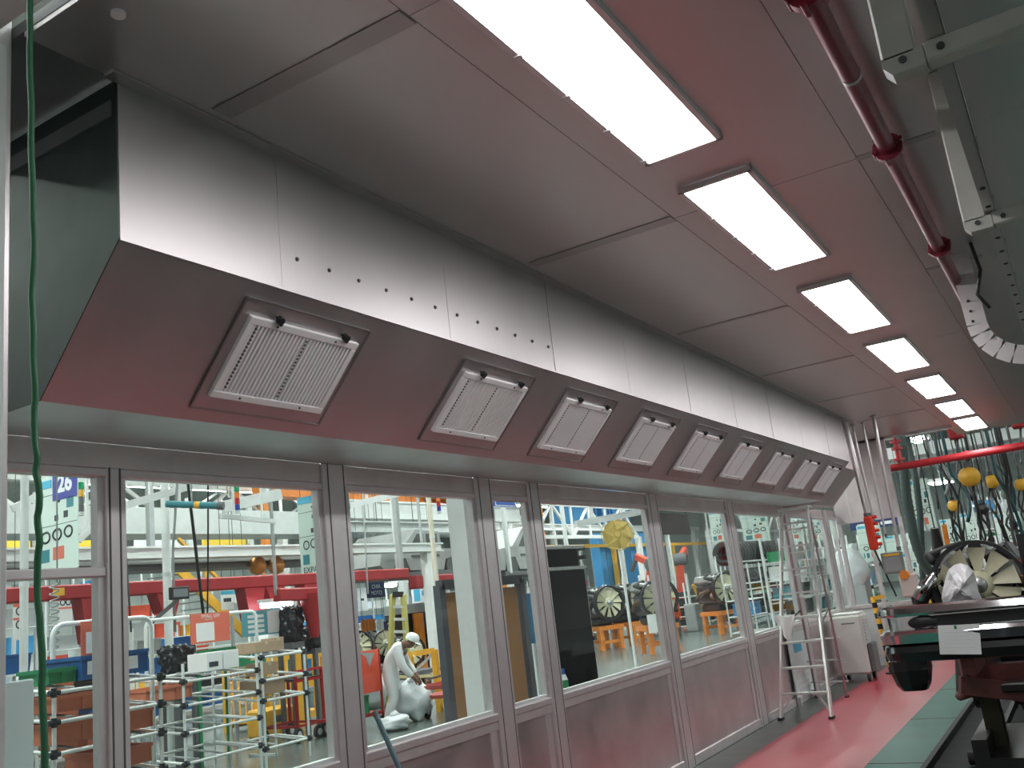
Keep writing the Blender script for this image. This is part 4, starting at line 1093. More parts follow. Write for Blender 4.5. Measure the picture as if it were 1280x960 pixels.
# ---- portable cooler
t = thing('air_cooler', (-3.05, 14.05, 0), 'tall off-white portable air cooler on castors beside the end wall', 'air cooler')
CB = mat('cooler_white', (0.62, 0.62, 0.59), 0.45)
MB().box((-3.36, 13.80, 0.10), (-2.93, 14.25, 0.90)).build('body', CB, t, bevel=0.03)
MB().box((-3.34, 13.82, 0.90), (-2.95, 14.2, 0.925)).build('top', CB, t, bevel=0.01)
MB().box((-2.93, 13.86, 0.12), (-2.86, 14.2, 0.50)).build('water_tank', DGREY, t, bevel=0.015)
for i in range(7): MB().box((-2.93, 13.9, 0.54 + i * 0.045), (-2.915, 14.18, 0.56 + i * 0.045)).build('louvre', LGREY, t)
MB().box((-3.20, 13.795, 0.78), (-3.02, 13.80, 0.795)).build('badge', DGREY, t)
for x in (-3.32, -2.97):
    for y in (13.85, 14.2): MB().cyl((x - 0.02, y, 0.05), (x + 0.02, y, 0.05), 0.05, n=14).build('castor', BLACK, t)
# narrow glazed leaf leaning near ladder
y0, y1 = on_x(1012, 830, WX + 0.05).y, on_x(1040, 830, WX + 0.05).y
t = thing('leaflet_panel', (WX + 0.04, 12.3, 0), 'narrow pale panel with a blue sticker behind the stepladder feet', 'panel')
MB().box((WX + 0.02, 11.75, 0.10), (WX + 0.035, 12.55, 0.84)).build('sheet', mat('pale_blue_white', (0, 0, 0)), t)
MB().box((WX + 0.035, 11.95, 0.60), (WX + 0.037, 12.3, 0.72)).build('sticker', CYAN, t)
for z in (0.15, 0.22, 0.29, 0.36): MB().box((WX + 0.035, 11.9, z), (WX + 0.037, 12.45, z + 0.03)).build('print', LGREY, t)
for y in (11.8, 12.5): MB().box((WX + 0.015, y - 0.03, 0), (WX + 0.06, y + 0.03, 0.10)).build('foot', ALU, t)
# hazard post
t = thing('hazard_post', (-2.8, 14.6, 0), 'black and yellow striped barrier post beside the cooler', 'post')
hp0, hp1 = Vector((-2.81, 14.6, 0.02)), Vector((-2.87, 14.6, 1.08))
ns = 14
for i in range(ns):
    a, b = hp0.lerp(hp1, i / ns), hp0.lerp(hp1, (i + 1) / ns)
    tilt = Vector((0, 0, 0.0))
    MB().cyl(a, b, 0.038, n=12).build('stripe_band', YELLOW if i % 2 else BLACK, t)
MB().cyl((-2.81, 14.6, 0), (-2.81, 14.6, 0.02), 0.09, n=14).build('base_plate', BLACK, t)
MB().bar(hp1 + Vector((-0.02, 0, -0.02)), hp1 + Vector((0.16, 0, 0.0)), 0.05, 0.05).build('arm', YELLOW, t)
# drop conduits from the ceiling near the end wall
GALV = mat('galvanised_conduit', (0.66, 0.62, 0.62), 0.35, 0.8)
def drop(label, u0, v0, u1, v1, y, r, zb=None):
    a, b = on_y(u0, v0, y), on_y(u1, v1, y)
    a = b.lerp(a, (ZC - b.z) / (a.z - b.z))
    t = thing('drop_conduit', (b.x, y, b.z), label, 'conduit', 'conduits dropping from the booth ceiling')
    MB().cyl(a, b, r, n=12).build('pipe', GALV, t)
    MB().cyl(a - UPZ * 0.02, a, r * 2.2, n=12).build('ceiling_flange', GALV, t)
    MB().cyl(b, b + UPZ * 0.05, r * 1.3, n=12).build('coupling', DGREY, t)
    return b
bA = drop('widest conduit dropping to the red valve box', 1057, 532, 1085, 646, 13.2, 0.04)
drop('thin conduit just right of the widest one', 1071, 556, 1092, 650, 13.6, 0.014)
drop('thin middle conduit ending above the grey display', 1083, 552, 1108, 672, 13.6, 0.014)
bD = drop('rightmost conduit carrying the grey display', 1097, 548, 1124, 688, 13.2, 0.022)
t = thing('valve_box', bA, 'bright red valve box hanging under the widest conduit', 'valve')
x0, x1, z0, z1 = rect_y(1084, 645, 1094, 688, 13.2)
MB().box((x0, 13.12, z0), (x1, 13.28, z1)).build('body', mat('signal_red', (0.75, 0.05, 0.02), 0.4), t, bevel=0.02)
for i in range(5): MB().cyl((x1, 13.2, z0 + 0.07 + i * 0.09), (x1 + 0.06, 13.2, z0 + 0.07 + i * 0.09), 0.022, n=10).build('port', mat('signal_red', (0, 0, 0)), t)
MB().cyl((x0 + 0.05, 13.2, z0), (x0 + 0.2, 13.22, z0 - 0.62), 0.012, n=6).build('hose', BLACK, t)
t = thing('display_unit', bD, 'grey framed display with yellow strip hanging by the end wall', 'display')
x0, x1, z0, z1 = rect_y(1103, 690, 1130, 717, 13.2)
MB().box((x0, 13.16, z0), (x1, 13.24, z1)).build('case', mat('display_grey', (0.22, 0.22, 0.21), 0.4), t, bevel=0.01)
MB().box((x0 + 0.03, 13.155, z0 + 0.03), (x1 - 0.03, 13.16, z1 - 0.06)).build('screen', mat('display_screen', (0.30, 0.31, 0.32), 0.25), t)
MB().box((x0 + 0.03, 13.155, z1 - 0.045), (x1 - 0.03, 13.16, z1 - 0.02)).build('yellow_strip', YELLOW, t)
MB().box((x1 - 0.10, 13.17, z0 - 0.32), (x1 + 0.12, 13.23, z0 - 0.02)).build('pendant_box', mat('pale_pink_plastic', (0.65, 0.55, 0.50), 0.5), t, bevel=0.02)
MB().cyl((x1 - 0.02, 13.14, z0 - 0.03), (x1 - 0.02, 13.2, z0 - 0.03), 0.06, n=16).build('amber_knob', ORANGE, t)
MB().cyl((x1 + 0.05, 13.2, z0 - 0.62), (x1 + 0.03, 13.2, z0 - 0.32), 0.035, n=12).build('handle', BLACK, t)

# =================================================================== PEOPLE
SKIN = mat('skin', (0.20, 0.10, 0.065), 0.55)
SUIT = mat('white_coverall', (0.80, 0.82, 0.83), 0.75, bump=0.3, bscale=14)
def skin_mesh(name, chains, material, parent, sub=2):
    """chains: lists of (point, radius); a chain may begin at the key of another chain's point"""
    verts, edges, rad, key = [], [], [], {}
    for ch in chains:
        prev = None
        for item in ch:
            if isinstance(item, str): prev = key[item]; continue
            p, r = item[0], item[1]
            verts.append(Vector(p) - ORG[parent.name]); rad.append(r); i = len(verts) - 1
            if len(item) > 2: key[item[2]] = i
            if prev is not None: edges.append((prev, i))
            prev = i
    me = bpy.data.meshes.new(name); me.from_pydata(verts, edges, [])
    o = bpy.data.objects.new(name, me); COL.objects.link(o); o.parent = parent; ORG[o.name] = ORG[parent.name]
    md = o.modifiers.new('skin', 'SKIN')
    sv = me.skin_vertices[0].data if me.skin_vertices else None
    if sv is None:
        bm = bmesh.new(); bm.from_mesh(me); bm.verts.layers.skin.verify(); bm.to_mesh(me); bm.free(); sv = me.skin_vertices[0].data
    for i, r in enumerate(rad):
        rr_ = r if isinstance(r, tuple) else (r, r)
        sv[i].radius = rr_; sv[i].use_root = (i == 0)
    md.use_smooth_shade = True
    ss_ = o.modifiers.new('sub', 'SUBSURF'); ss_.levels = sub; ss_.render_levels = sub
    me.materials.append(material)
    return o
def person(label, base, f, pose):
    f = Vector(f).normalized(); s = f.cross(UPZ).normalized(); base = Vector(base)
    J = lambda a, b, c: base + f * a + s * b + UPZ * c
    t = thing('person', base, label, 'person')
    p = {k: J(*v) for k, v in pose.items()}
    hd = p['head']; nk = p['neck']; hu = (hd - nk).normalized() if 'face_up' not in p else (p['face_up'] - hd).normalized()
    hf = (p['look'] - hd).normalized(); hf = (hf - hu * hf.dot(hu)).normalized(); hs = hf.cross(hu)
    ch = [[(p['hip'], 0.10, 'hip'), (p['chest'], 0.12, 'chest'), (p['neck'], 0.055, 'neck'), (hd - hu * 0.06 + hf * 0.01, 0.075), (hd + hu * 0.03, 0.088), (hd + hu * 0.09, 0.065)]]
    for sd_ in ('l', 'r'):
        ch.append(['hip', (p['hj' + sd_], 0.075), (p['knee' + sd_], 0.052), (p['ank' + sd_], 0.038), (p['toe' + sd_], 0.032)])
        wr = p['wrist' + sd_]; hn = p['hand' + sd_]; d = (hn - wr).normalized(); side = d.cross(f if abs(d.dot(f)) < 0.9 else UPZ).normalized(); crv = d.cross(side)
        ch.append(['chest', (p['sh' + sd_], 0.06), (p['elb' + sd_], 0.042), (wr, 0.028), (hn, (0.038, 0.022), 'palm' + sd_)])
        for k in range(4):
            o_ = (k - 1.5) * 0.021; ln = (0.075, 0.085, 0.08, 0.062)[k]
            b0 = hn + d * 0.02 + side * o_
            ch.append(['palm' + sd_, (b0, 0.010), (b0 + d * ln * 0.55 + crv * 0.01, 0.009), (b0 + d * ln * 0.85 + crv * 0.035, 0.008)])
        ch.append(['palm' + sd_, (hn - d * 0.02 + side * 0.045 + crv * 0.012, 0.011), (hn + d * 0.025 + side * 0.06 + crv * 0.03, 0.009)])
    skin_mesh('body', ch, SKIN, t)
    # face: nose, brow, mouth, eyes and ears
    MB().blob(hd + hf * 0.092 - hu * 0.015, (0.014, 0.014, 0.022), 1, 0.1, 8, 6).build('nose', SKIN, t)
    for q in (-1, 1):
        MB().blob(hd + hf * 0.078 + hs * (0.033 * q) + hu * 0.015, (0.012, 0.012, 0.008), 2, 0, 8, 6).build('eye', INK, t)
        MB().blob(hd + hs * (0.085 * q) - hf * 0.01, (0.014, 0.014, 0.03), 3, 0.1, 8, 6).build('ear', SKIN, t)
    MB().obox(hd + hf * 0.083 - hu * 0.055, hs * 0.024, hu * 0.005, hf * 0.006).build('mouth', mat('lips', (0.16, 0.05, 0.045), 0.5), t)
    # coverall
    cv = [[(p['hip'], (0.165, 0.145), 'hip'), (p['waist'], (0.155, 0.135), 'waist'), (p['chest'], (0.18, 0.15), 'chest'), (p['neck'] - (p['neck'] - p['chest']) * 0.25, 0.085)]]
    for sd_ in ('l', 'r'):
        cv.append(['hip', (p['hj' + sd_], 0.115), (p['hj' + sd_].lerp(p['knee' + sd_], 0.5), 0.105), (p['knee' + sd_], 0.09), (p['knee' + sd_].lerp(p['ank' + sd_], 0.55), 0.085), (p['ank' + sd_], 0.075)])
        cv.append(['chest', (p['sh' + sd_], 0.092), (p['sh' + sd_].lerp(p['elb' + sd_], 0.5), 0.078), (p['elb' + sd_], 0.068), (p['elb' + sd_].lerp(p['wrist' + sd_], 0.6), 0.058), (p['wrist' + sd_], 0.048)])
        a, b = p['ank' + sd_], p['toe' + sd_]
        sh = MB(); sh.blob((a + b) / 2 - UPZ * 0.0, (0.065, 0.065, 0.05), 4, 0.05); 
        mid = (a + b) / 2
        MB().tube([a - f * 0.05 - UPZ * 0.03, mid - UPZ * 0.02, b + f * 0.02 - UPZ * 0.015], [0.05, 0.05, 0.035], n=10).build('shoe', BLACK, t)
    skin_mesh('coverall', cv, SUIT, t)
    c = MB(); n = 18; P = []
    prof = [(0.108, -0.005), (0.112, 0.03), (0.10, 0.075), (0.06, 0.112), (0.0, 0.122)]
    c.lathe(hd + hu * 0.02, hu, prof, n)
    c.build('cap', SUIT, t)
    br = MB(); pts = []
    for k in range(9):
        a = -1.1 + 2.2 * k / 8
        pts.append((a, hd + hu * 0.02 + (hf * math.cos(a) + hs * math.sin(a)) * 0.105))
    inner = [q for _, q in pts]; outer = [q + hf * (0.075 * math.cos(a * 0.9)) - hu * 0.012 for a, q in pts]
    V = inner + outer + [q - hu * 0.006 for q in inner + outer]; n = 9; F = []
    for k in range(8):
        F += [(k, k + 1, n + k + 1, n + k), (2 * n + k, 3 * n + k, 3 * n + k + 1, 2 * n + k + 1), (n + k, n + k + 1, 3 * n + k + 1, 3 * n + k)]
    br.add(V, F); br.build('cap_brim', SUIT, t)
    return t
fdir = Vector((rx.x, rx.y, 0)).normalized()
bend = dict(hip=(-0.06, 0, 0.78), waist=(-0.02, 0, 0.93), chest=(0.06, 0, 1.10), neck=(0.20, 0, 1.19), head=(0.32, 0, 1.20), face_up=(0.37, 0, 1.30), look=(0.42, 0, 1.10),
            hjl=(-0.06, -0.09, 0.74), hjr=(-0.06, 0.09, 0.74), kneel=(0.04, -0.12, 0.42), kneer=(0.0, 0.10, 0.42), ankl=(-0.06, -0.12, 0.07), ankr=(-0.14, 0.10, 0.07), toel=(0.10, -0.13, 0.04), toer=(0.02, 0.11, 0.04),
            shl=(0.10, -0.19, 1.12), shr=(0.10, 0.19, 1.12), elbl=(0.20, -0.22, 0.87), elbr=(0.17, 0.21, 0.86), wristl=(0.33, -0.15, 0.70), wristr=(0.31, 0.15, 0.68), handl=(0.38, -0.12, 0.63), handr=(0.37, 0.11, 0.62))
pb_ = on_z(497, 906, 0)
person('person in white coverall and cap bending over a plastic bag', pb_, fdir, bend)
stand = dict(hip=(0, 0, 0.92), waist=(0, 0, 1.07), chest=(0.03, 0, 1.30), neck=(0.05, 0, 1.47), head=(0.09, 0, 1.60), look=(0.4, 0, 1.52),
            hjl=(0, -0.09, 0.88), hjr=(0, 0.09, 0.88), kneel=(0.03, -0.11, 0.48), kneer=(0.0, 0.11, 0.48), ankl=(-0.02, -0.12, 0.08), ankr=(-0.04, 0.12, 0.08), toel=(0.13, -0.13, 0.04), toer=(0.11, 0.13, 0.04),
            shl=(0.03, -0.20, 1.36), shr=(0.03, 0.20, 1.36), elbl=(0.05, -0.26, 1.08), elbr=(0.05, 0.26, 1.08), wristl=(0.26, -0.2, 1.02), wristr=(0.26, 0.2, 1.02), handl=(0.34, -0.18, 1.02), handr=(0.34, 0.18, 1.02))
ps_ = at_d(1051, 690, 22.5); ps_.z = 0
person('person in white coverall standing beyond the last window post', ps_, (0.9, 0.3, 0), stand)

# bags, carts and trolleys around the bending person
BAGM = mat('translucent_bag', (0.72, 0.76, 0.78), 0.35, bump=0.6, bscale=9, var=0.08)
def bag(label, c, rad, seed):
    t = thing('plastic_bag', (c[0], c[1], 0), label, 'bag', 'plastic bags on the hall floor')
    MB().blob((c[0], c[1], rad[2] * 0.97), rad, seed, 0.28, 26, 16, 2.4).build('bag', BAGM, t)
    MB().blob((c[0] + 0.02, c[1], rad[2] * 1.93), (rad[0] * 0.3, rad[1] * 0.3, 0.06), seed + 1, 0.4, 10, 6).build('gathered_neck', BAGM, t)
q = on_z(519, 901, 0); bag('big crumpled white plastic bag held by the bending person', (q.x, q.y), (0.30, 0.30, 0.31), 3)
q = on_z(503, 909, 0); bag('low flat white plastic bag at the feet of the bending person', (q.x + 0.1, q.y - 0.3), (0.24, 0.24, 0.11), 5)
q = on_z(462, 886, 0); bag('large pale plastic heap behind the red board cart', (q.x, q.y), (0.4, 0.4, 0.36), 8)
def wheel(t, c, r, ax, mt=RUBBER):
    c = Vector(c); ax = Vector(ax).normalized()
    w = MB().cyl(c - ax * 0.025, c + ax * 0.025, r, n=16).build('wheel', mt, t)
    MB().cyl(c - ax * 0.028, c + ax * 0.028, r * 0.55, n=12).build('hub', LGREY, w)
# red board cart
q = on_z(466, 913, 0)
t = thing('board_cart', (q.x, q.y, 0), 'red cart with an upright orange-red board left of the person', 'cart')
y0, y1, z0, z1 = rect_x(432, 814, 475, 868, q.x)
MB().box((q.x - 0.02, y0, z0), (q.x + 0.01, y1, z1)).build('board', REDO, t, bevel=0.004)
MB().add([(q.x + 0.011, y0 + (y1 - y0) * a, z0 + (z1 - z0) * b) for a, b in ((0.4, 0.98), (0.85, 0.92), (0.68, 0.6), (0.6, 0.85))] + [(q.x + 0.008, y0 + (y1 - y0) * a, z0 + (z1 - z0) * b) for a, b in ((0.4, 0.98), (0.85, 0.92), (0.68, 0.6), (0.6, 0.85))],
         [(0, 1, 2, 3), (7, 6, 5, 4), (0, 4, 5, 1), (1, 5, 6, 2), (2, 6, 7, 3), (3, 7, 4, 0)]).build('worn_patch', GREY, t)
for y in (y0, y1):
    MB().bar((q.x, y, 0.12), (q.x, y, z1), 0.03, 0.03).build('upright', REDP, t)
    wheel(t, (q.x, y, 0.09), 0.09, (1, 0, 0)); wheel(t, (q.x - 0.6, y, 0.09), 0.09, (1, 0, 0))
    MB().bar((q.x, y, 0.22), (q.x - 0.6, y, 0.22), 0.03, 0.03).build('side_bar', REDP, t)
for xx in (q.x, q.x - 0.6): MB().bar((xx, y0, 0.22), (xx, y1, 0.22), 0.03, 0.03).build('cross_bar', REDP, t)
MB().box((q.x - 0.6, y0, 0.235), (q.x, y1, 0.25)).build('deck', REDP, t)
tote('storage_bin', 'green bin riding on the red board cart', 'bin', (q.x - 0.25, (y0 + y1) / 2 - 0.05, 0.25), 0.4, 0.34, 0.26, GREEN, False)
# red tube cart
q = on_z(398, 922, 0)
t = thing('tube_cart', (q.x, q.y, 0), 'red tube cart behind the end of the white racks', 'cart')
y0, y1 = on_x(369, 850, q.x).y, on_x(402, 850, q.x).y
zt = on_x(390, 836, q.x).z
for y in (y0, y1):
    for xx in (q.x, q.x - 0.7): MB().bar((xx, y, 0.18), (xx, y, zt if xx == q.x else zt - 0.1), 0.035, 0.035).build('upright', REDP, t)
    MB().bar((q.x, y, 0.22), (q.x - 0.7, y, 0.22), 0.035, 0.035).build('side_bar', REDP, t)
    wheel(t, (q.x, y, 0.1), 0.10, (1, 0.2, 0)); wheel(t, (q.x - 0.7, y, 0.1), 0.10, (1, 0.2, 0))
for z in (0.22, 0.85, zt):
    for xx in (q.x, q.x - 0.7): MB().bar((xx, y0, min(z, zt if xx == q.x else zt - 0.1)), (xx, y1, min(z, zt if xx == q.x else zt - 0.1)), 0.035, 0.035).build('cross_bar', REDP, t)
MB().box((q.x - 0.7, y0, 0.86), (q.x, y1, 0.88)).build('shelf', BLACK, t)
# red platform trolley
q = on_z(533, 898, 0)
t = thing('platform_trolley', (q.x, q.y, 0), 'low red platform trolley with dark wheels beside the plastic bags', 'trolley')
c = Vector((q.x + 0.42, q.y + 0.30, 0)); zt = 0.30
MB().box(c + Vector((-0.45, -0.45, zt)), c + Vector((0.45, 0.75, zt + 0.05))).build('deck', mat('faded_red', (0.45, 0.09, 0.08), 0.5), t)
for a, b in (((-0.45, -0.45), (0.45, -0.45)), ((0.45, -0.45), (0.45, 0.75)), ((-0.45, -0.45), (-0.45, 0.75))):
    MB().bar(c + Vector((a[0], a[1], zt + 0.17)), c + Vector((b[0], b[1], zt + 0.17)), 0.03, 0.06).build('rail', mat('faded_red', (0, 0, 0)), t)
for a in ((-0.45, -0.45), (0.45, -0.45), (0.45, 0.75), (-0.45, 0.75)):
    MB().bar(c + Vector((a[0], a[1], zt)), c + Vector((a[0], a[1], zt + 0.2)), 0.03, 0.03).build('corner_post', mat('faded_red', (0, 0, 0)), t)
for a in ((-0.35, -0.35), (0.35, -0.35), (0.35, 0.6), (-0.35, 0.6)): wheel(t, c + Vector((a[0], a[1], 0.13)), 0.13, (1, 0.3, 0))
MB().bar(c + Vector((-0.2, -0.45, zt + 0.3)), c + Vector((0.4, 0.7, zt + 0.42)), 0.03, 0.03).build('tow_bar', DGREY, t)
# barrier tape
pa, pb2 = at_d(436, 836, 16.0), at_d(565, 841, 16.6)
tp = MB(); P = []
for i in range(21):
    p = pa.lerp(pb2, i / 20) - UPZ * (0.10 * math.sin(math.pi * i / 20)); P.append(p)
for i in range(20): tp.bar(P[i], P[i + 1], 0.004, 0.05)
tag(tp.build('barrier_tape', mat('pale_yellow_tape', (0.72, 0.68, 0.36), 0.5)), 'pale yellow barrier tape strung behind the bending person', 'tape')['kind'] = 'stuff'
for p, wd in ((pa, 'left'), (pb2, 'right')):
    t = thing('tape_post', (p.x, p.y, 0), 'thin yellow post at the %s end of the barrier tape' % wd, 'post')
    MB().cyl((p.x, p.y, 0), (p.x, p.y, p.z + 0.06), 0.022, n=10).build('shaft', YELLOW, t)
    MB().cyl((p.x, p.y, 0), (p.x, p.y, 0.03), 0.15, n=16).build('base', BLACK, t)

# yellow crates and cages behind the racks
def cage(label, px, x, dx, mt=YELLOW):
    y0, y1, z0, z1 = rect_x(*px, x); z0 = 0.0
    t = thing('stillage_cage', (x - dx / 2, (y0 + y1) / 2, 0), label, 'cage', 'yellow cages behind the racks')
    for xx in (x, x - dx):
        for y in (y0, y1): MB().box((xx - 0.05, y - 0.05, 0), (xx + 0.05, y + 0.05, z1)).build('corner_post', mt, t)
        for z in (0.12, z1 * 0.55, z1 - 0.05): MB().box((xx - 0.03, y0, z - 0.05), (xx + 0.03, y1, z + 0.05)).build('rail', mt, t)
        n = max(3, int((y1 - y0) / 0.12))
        for i in range(1, n): MB().box((xx - 0.008, y0 + (y1 - y0) * i / n - 0.012, 0.1), (xx + 0.008, y0 + (y1 - y0) * i / n + 0.012, z1 - 0.05)).build('bar', mt, t)
    MB().box((x - dx, y0, 0.14), (x, y1, 0.18)).build('floor_plate', mt, t)
    return z1
zc1 = cage('yellow barred stillage cage left of the red tube cart', (335, 818, 372, 900), -12.2, 1.0)
zc2 = cage('yellow barred stillage cage behind the red tube cart', (377, 815, 407, 900), -12.2, 1.0)
t = thing('yellow_bin', at_d(352, 898, 14), 'solid yellow bin on the floor under the cartons', 'bin')
q = on_z(352, 918, 0)
MB().box((q.x - 0.4, q.y - 0.35, 0.0), (q.x, q.y + 0.35, 0.42)).build('body', YELLOW, t, bevel=0.03)
MB().box((q.x, q.y - 0.15, 0.2), (q.x + 0.012, q.y + 0.1, 0.3)).build('slot', DGREY, t)
t.location = (q.x - 0.2, q.y, 0)
for c_ in t.children: c_.location = -Vector((q.x - 0.2, q.y, 0)) + ORG[t.name]
# black wrapped load standing on the cage
def wrapped(label, px, dep, seed, base_z=None):
    c = at_d((px[0] + px[2]) / 2, (px[1] + px[3]) / 2, dep); k = dep / FPX
    w, h = (px[2] - px[0]) * k / 2, (px[3] - px[1]) * k / 2
    t = thing('wrapped_engine', (c.x, c.y, c.z - h), label, 'wrapped load', 'loads wrapped in black film')
    bb = MB().blob(c, (w, w, h), seed, 0.34, 36, 24, 3.4)
    for i_, p_ in enumerate(bb.v):
        d_ = p_ - c; e_ = max(abs(d_.x) / w, abs(d_.y) / w, abs(d_.z) / h, 1e-6); l_ = math.sqrt((d_.x / w) ** 2 + (d_.y / w) ** 2 + (d_.z / h) ** 2)
        bb.v[i_] = c + d_ * (1 + 0.75 * (l_ / e_ - 1)) * 0.9
    bb.build('film', mat('black_film', (0.012, 0.012, 0.016), 0.18, bump=1.0, bscale=11), t)
    MB().box((c.x - w * 0.8, c.y - w * 0.8, c.z - h - 0.05), (c.x + w * 0.8, c.y + w * 0.8, c.z - h * 0.85)).build('pallet', DGREY, t)
    for sx in (-1, 1):
        for sy in (-1, 1): MB().box((c.x + sx * w * 0.7 - 0.03, c.y + sy * w * 0.7 - 0.03, 0), (c.x + sx * w * 0.7 + 0.03, c.y + sy * w * 0.7 + 0.03, c.z - h - 0.05)).build('stand_leg', DGREY, t)
wrapped('tall load wrapped in shiny black film under the tube lamp', (349, 757, 377, 806), 15.0, 2)
wrapped('low load wrapped in black film left of the first wide post', (379, 778, 406, 812), 15.4, 6)
wrapped('dark bristly load behind the tube hoop in the left window', (203, 806, 241, 842), 12.2, 9)
# =================================================================== ENGINES
CREAM = mat('cream_fan', (0.62, 0.60, 0.42), 0.45)
def engine(loc, blades=10, fanmat=CREAM):
    """front (fan) faces -y; origin under the oil pan"""
    x, y, z = loc; o = Vector(loc)
    t = thing('engine', loc)
    B = lambda a, b: (o + Vector(a), o + Vector(b))
    MB().box(*B((-0.22, -0.20, 0.16), (0.22, 0.45, 0.52))).build('block', DARKMETAL, t, bevel=0.03)
    MB().box(*B((-0.17, -0.15, 0.0), (0.17, 0.40, 0.16))).build('oil_pan', BLACK, t, bevel=0.04)
    for s in (-1, 1):
        c = o + Vector((s * 0.16, 0.12, 0.60))
        MB().obox(c, Vector((0.09, 0, s * 0.04)), Vector((0, 0.30, 0)), Vector((-s * 0.03, 0, 0.07))).build('head_cover', CASTALU if s < 0 else BLACK, t, bevel=0.02)
        for k in range(3): MB().tube([o + Vector((s * 0.10, -0.05 + k * 0.17, 0.62)), o + Vector((s * 0.05, -0.05 + k * 0.17, 0.68)), o + Vector((0, -0.05 + k * 0.17, 0.69))], 0.03, n=8).build('intake_runner', CASTALU, t)
        MB().tube([o + Vector((s * 0.24, -0.1, 0.42)), o + Vector((s * 0.30, 0.1, 0.36)), o + Vector((s * 0.26, 0.4, 0.25))], 0.035, n=8).build('exhaust_manifold', mat('rusty_cast', (0.16, 0.09, 0.06), 0.6, 0.5), t)
    MB().cyl(*B((0, -0.1, 0.68), (0, 0.36, 0.68)), 0.05, n=14).build('plenum', BLACK, t)
    MB().cyl(*B((0.21, -0.28, 0.50), (0.21, -0.12, 0.50)), 0.075, n=16).build('alternator', CASTALU, t)
    MB().cyl(*B((-0.2, -0.28, 0.30), (-0.2, -0.14, 0.30)), 0.07, n=16).build('pump', CASTALU, t)
    MB().cyl(*B((0, -0.26, 0.22), (0, -0.2, 0.22)), 0.09, n=18).build('crank_pulley', BLACK, t)
    belt = [o + Vector((0.09, -0.24, 0.2)), o + Vector((0.28, -0.24, 0.49)), o + Vector((0.2, -0.24, 0.57)), o + Vector((-0.2, -0.24, 0.37)), o + Vector((-0.26, -0.24, 0.28)), o + Vector((-0.08, -0.24, 0.17))]
    MB().tube(belt, 0.012, n=5, closed=True).build('belt', RUBBER, t)
    MB().tube([o + Vector((-0.28, -0.3, 0.62)), o + Vector((-0.33, -0.15, 0.66)), o + Vector((-0.2, 0.0, 0.7)), o + Vector((-0.1, 0.1, 0.72))], 0.032, n=8).build('coolant_hose', RUBBER, t)
    MB().tube([o + Vector((0.28, -0.3, 0.2)), o + Vector((0.33, -0.1, 0.22)), o + Vector((0.24, 0.1, 0.3))], 0.035, n=8).build('coolant_hose', RUBBER, t)
    fc = o + Vector((0, -0.36, 0.42))
    R_ = 0.275
    ring = MB()
    N = 36; P = []
    for q, yy in ((R_ + 0.02, -0.05), (R_ + 0.045, -0.05), (R_ + 0.045, 0.07), (R_ + 0.02, 0.07)):
        for k in range(N): P.append(fc + Vector((q * math.cos(2 * math.pi * k / N), yy, q * math.sin(2 * math.pi * k / N))))
    F = [(i * N + k, i * N + (k + 1) % N, ((i + 1) % 4) * N + (k + 1) % N, ((i + 1) % 4) * N + k) for i in range(4) for k in range(N)]
    ring.add(P, F, False); ring.build('fan_shroud', BLACK, t)
    for k in range(blades):
        a = 2 * math.pi * k / blades + 0.2
        V = []
        for rr, wd, tw in ((0.09, 0.022, 0.012), (0.18, 0.045, 0.02), (R_, 0.070, 0.026)):
            for s in (-1, 1):
                an = a + s * wd / rr
                V.append(fc + Vector((rr * math.cos(an), s * tw, rr * math.sin(an))))
        W_ = [v + Vector((0, 0.006, 0)) for v in V]
        MB().add(V + W_, [(0, 2, 3, 1), (2, 4, 5, 3), (7, 9, 8, 6), (9, 11, 10, 8), (0, 6, 8, 2), (2, 8, 10, 4), (1, 3, 9, 7), (3, 5, 11, 9), (4, 10, 11, 5), (0, 1, 7, 6)]).build('fan_blade', fanmat, t)
    MB().lathe(fc, (0, 1, 0), [(0.0, -0.03), (0.06, -0.028), (0.10, -0.005), (0.10, 0.05), (0.04, 0.06), (0.04, 0.16), (0, 0.16)], 20).build('fan_hub', fanmat, t)
    MB().lathe(fc, (0, 1, 0), [(0.0, -0.06), (0.05, -0.05), (0.06, -0.025), (0, -0.02)], 16).build('viscous_clutch', CASTALU, t)
    return t
FAN = on_y(1224, 731, 7.62)
e0 = engine((FAN.x, FAN.y + 0.36, FAN.z - 0.42))
tag(e0, 'dark truck engine with large cream fan above the chrome bumper', 'engine', 'engines with fans')
def stand(label, x, y, rz=0.0, mt=ORANGE, h=0.55):
    t = thing('engine_stand', (x, y, 0), label, 'stand', 'orange engine stands')
    for sx in (-1, 1):
        for sy in (-1, 1): MB().box((x + sx * 0.32 - 0.06, y + sy * 0.4 - 0.06, 0), (x + sx * 0.32 + 0.06, y + sy * 0.4 + 0.06, h)).build('leg', mt, t)
    MB().box((x - 0.42, y - 0.5, h), (x + 0.42, y + 0.5, h + 0.12)).build('deck', mt, t)
    for sy in (-1, 1): MB().box((x - 0.38, y + sy * 0.4 - 0.03, 0.18), (x + 0.38, y + sy * 0.4 + 0.03, 0.26)).build('brace', mt, t)
    t.rotation_euler.z = rz
spots = [(757, 812, 1.0, 'engine on the left orange stand right of the black screen', 'left orange stand right of the black screen'),
         (792, 806, 1.2, 'engine on the middle orange stand right of the black screen', 'middle orange stand right of the black screen'),
         (734, 806, 0.8, 'engine half hidden by the black screen edge', 'orange stand half hidden by the black screen'),
         (826, 815, 0.7, 'engine with a white sheet beside the fourth wide post', 'dark-loaded orange stand beside the fourth wide post'),
         (905, 792, 0.9, 'engine low in the window below the black bins', 'orange stand low in the window below the black bins')]
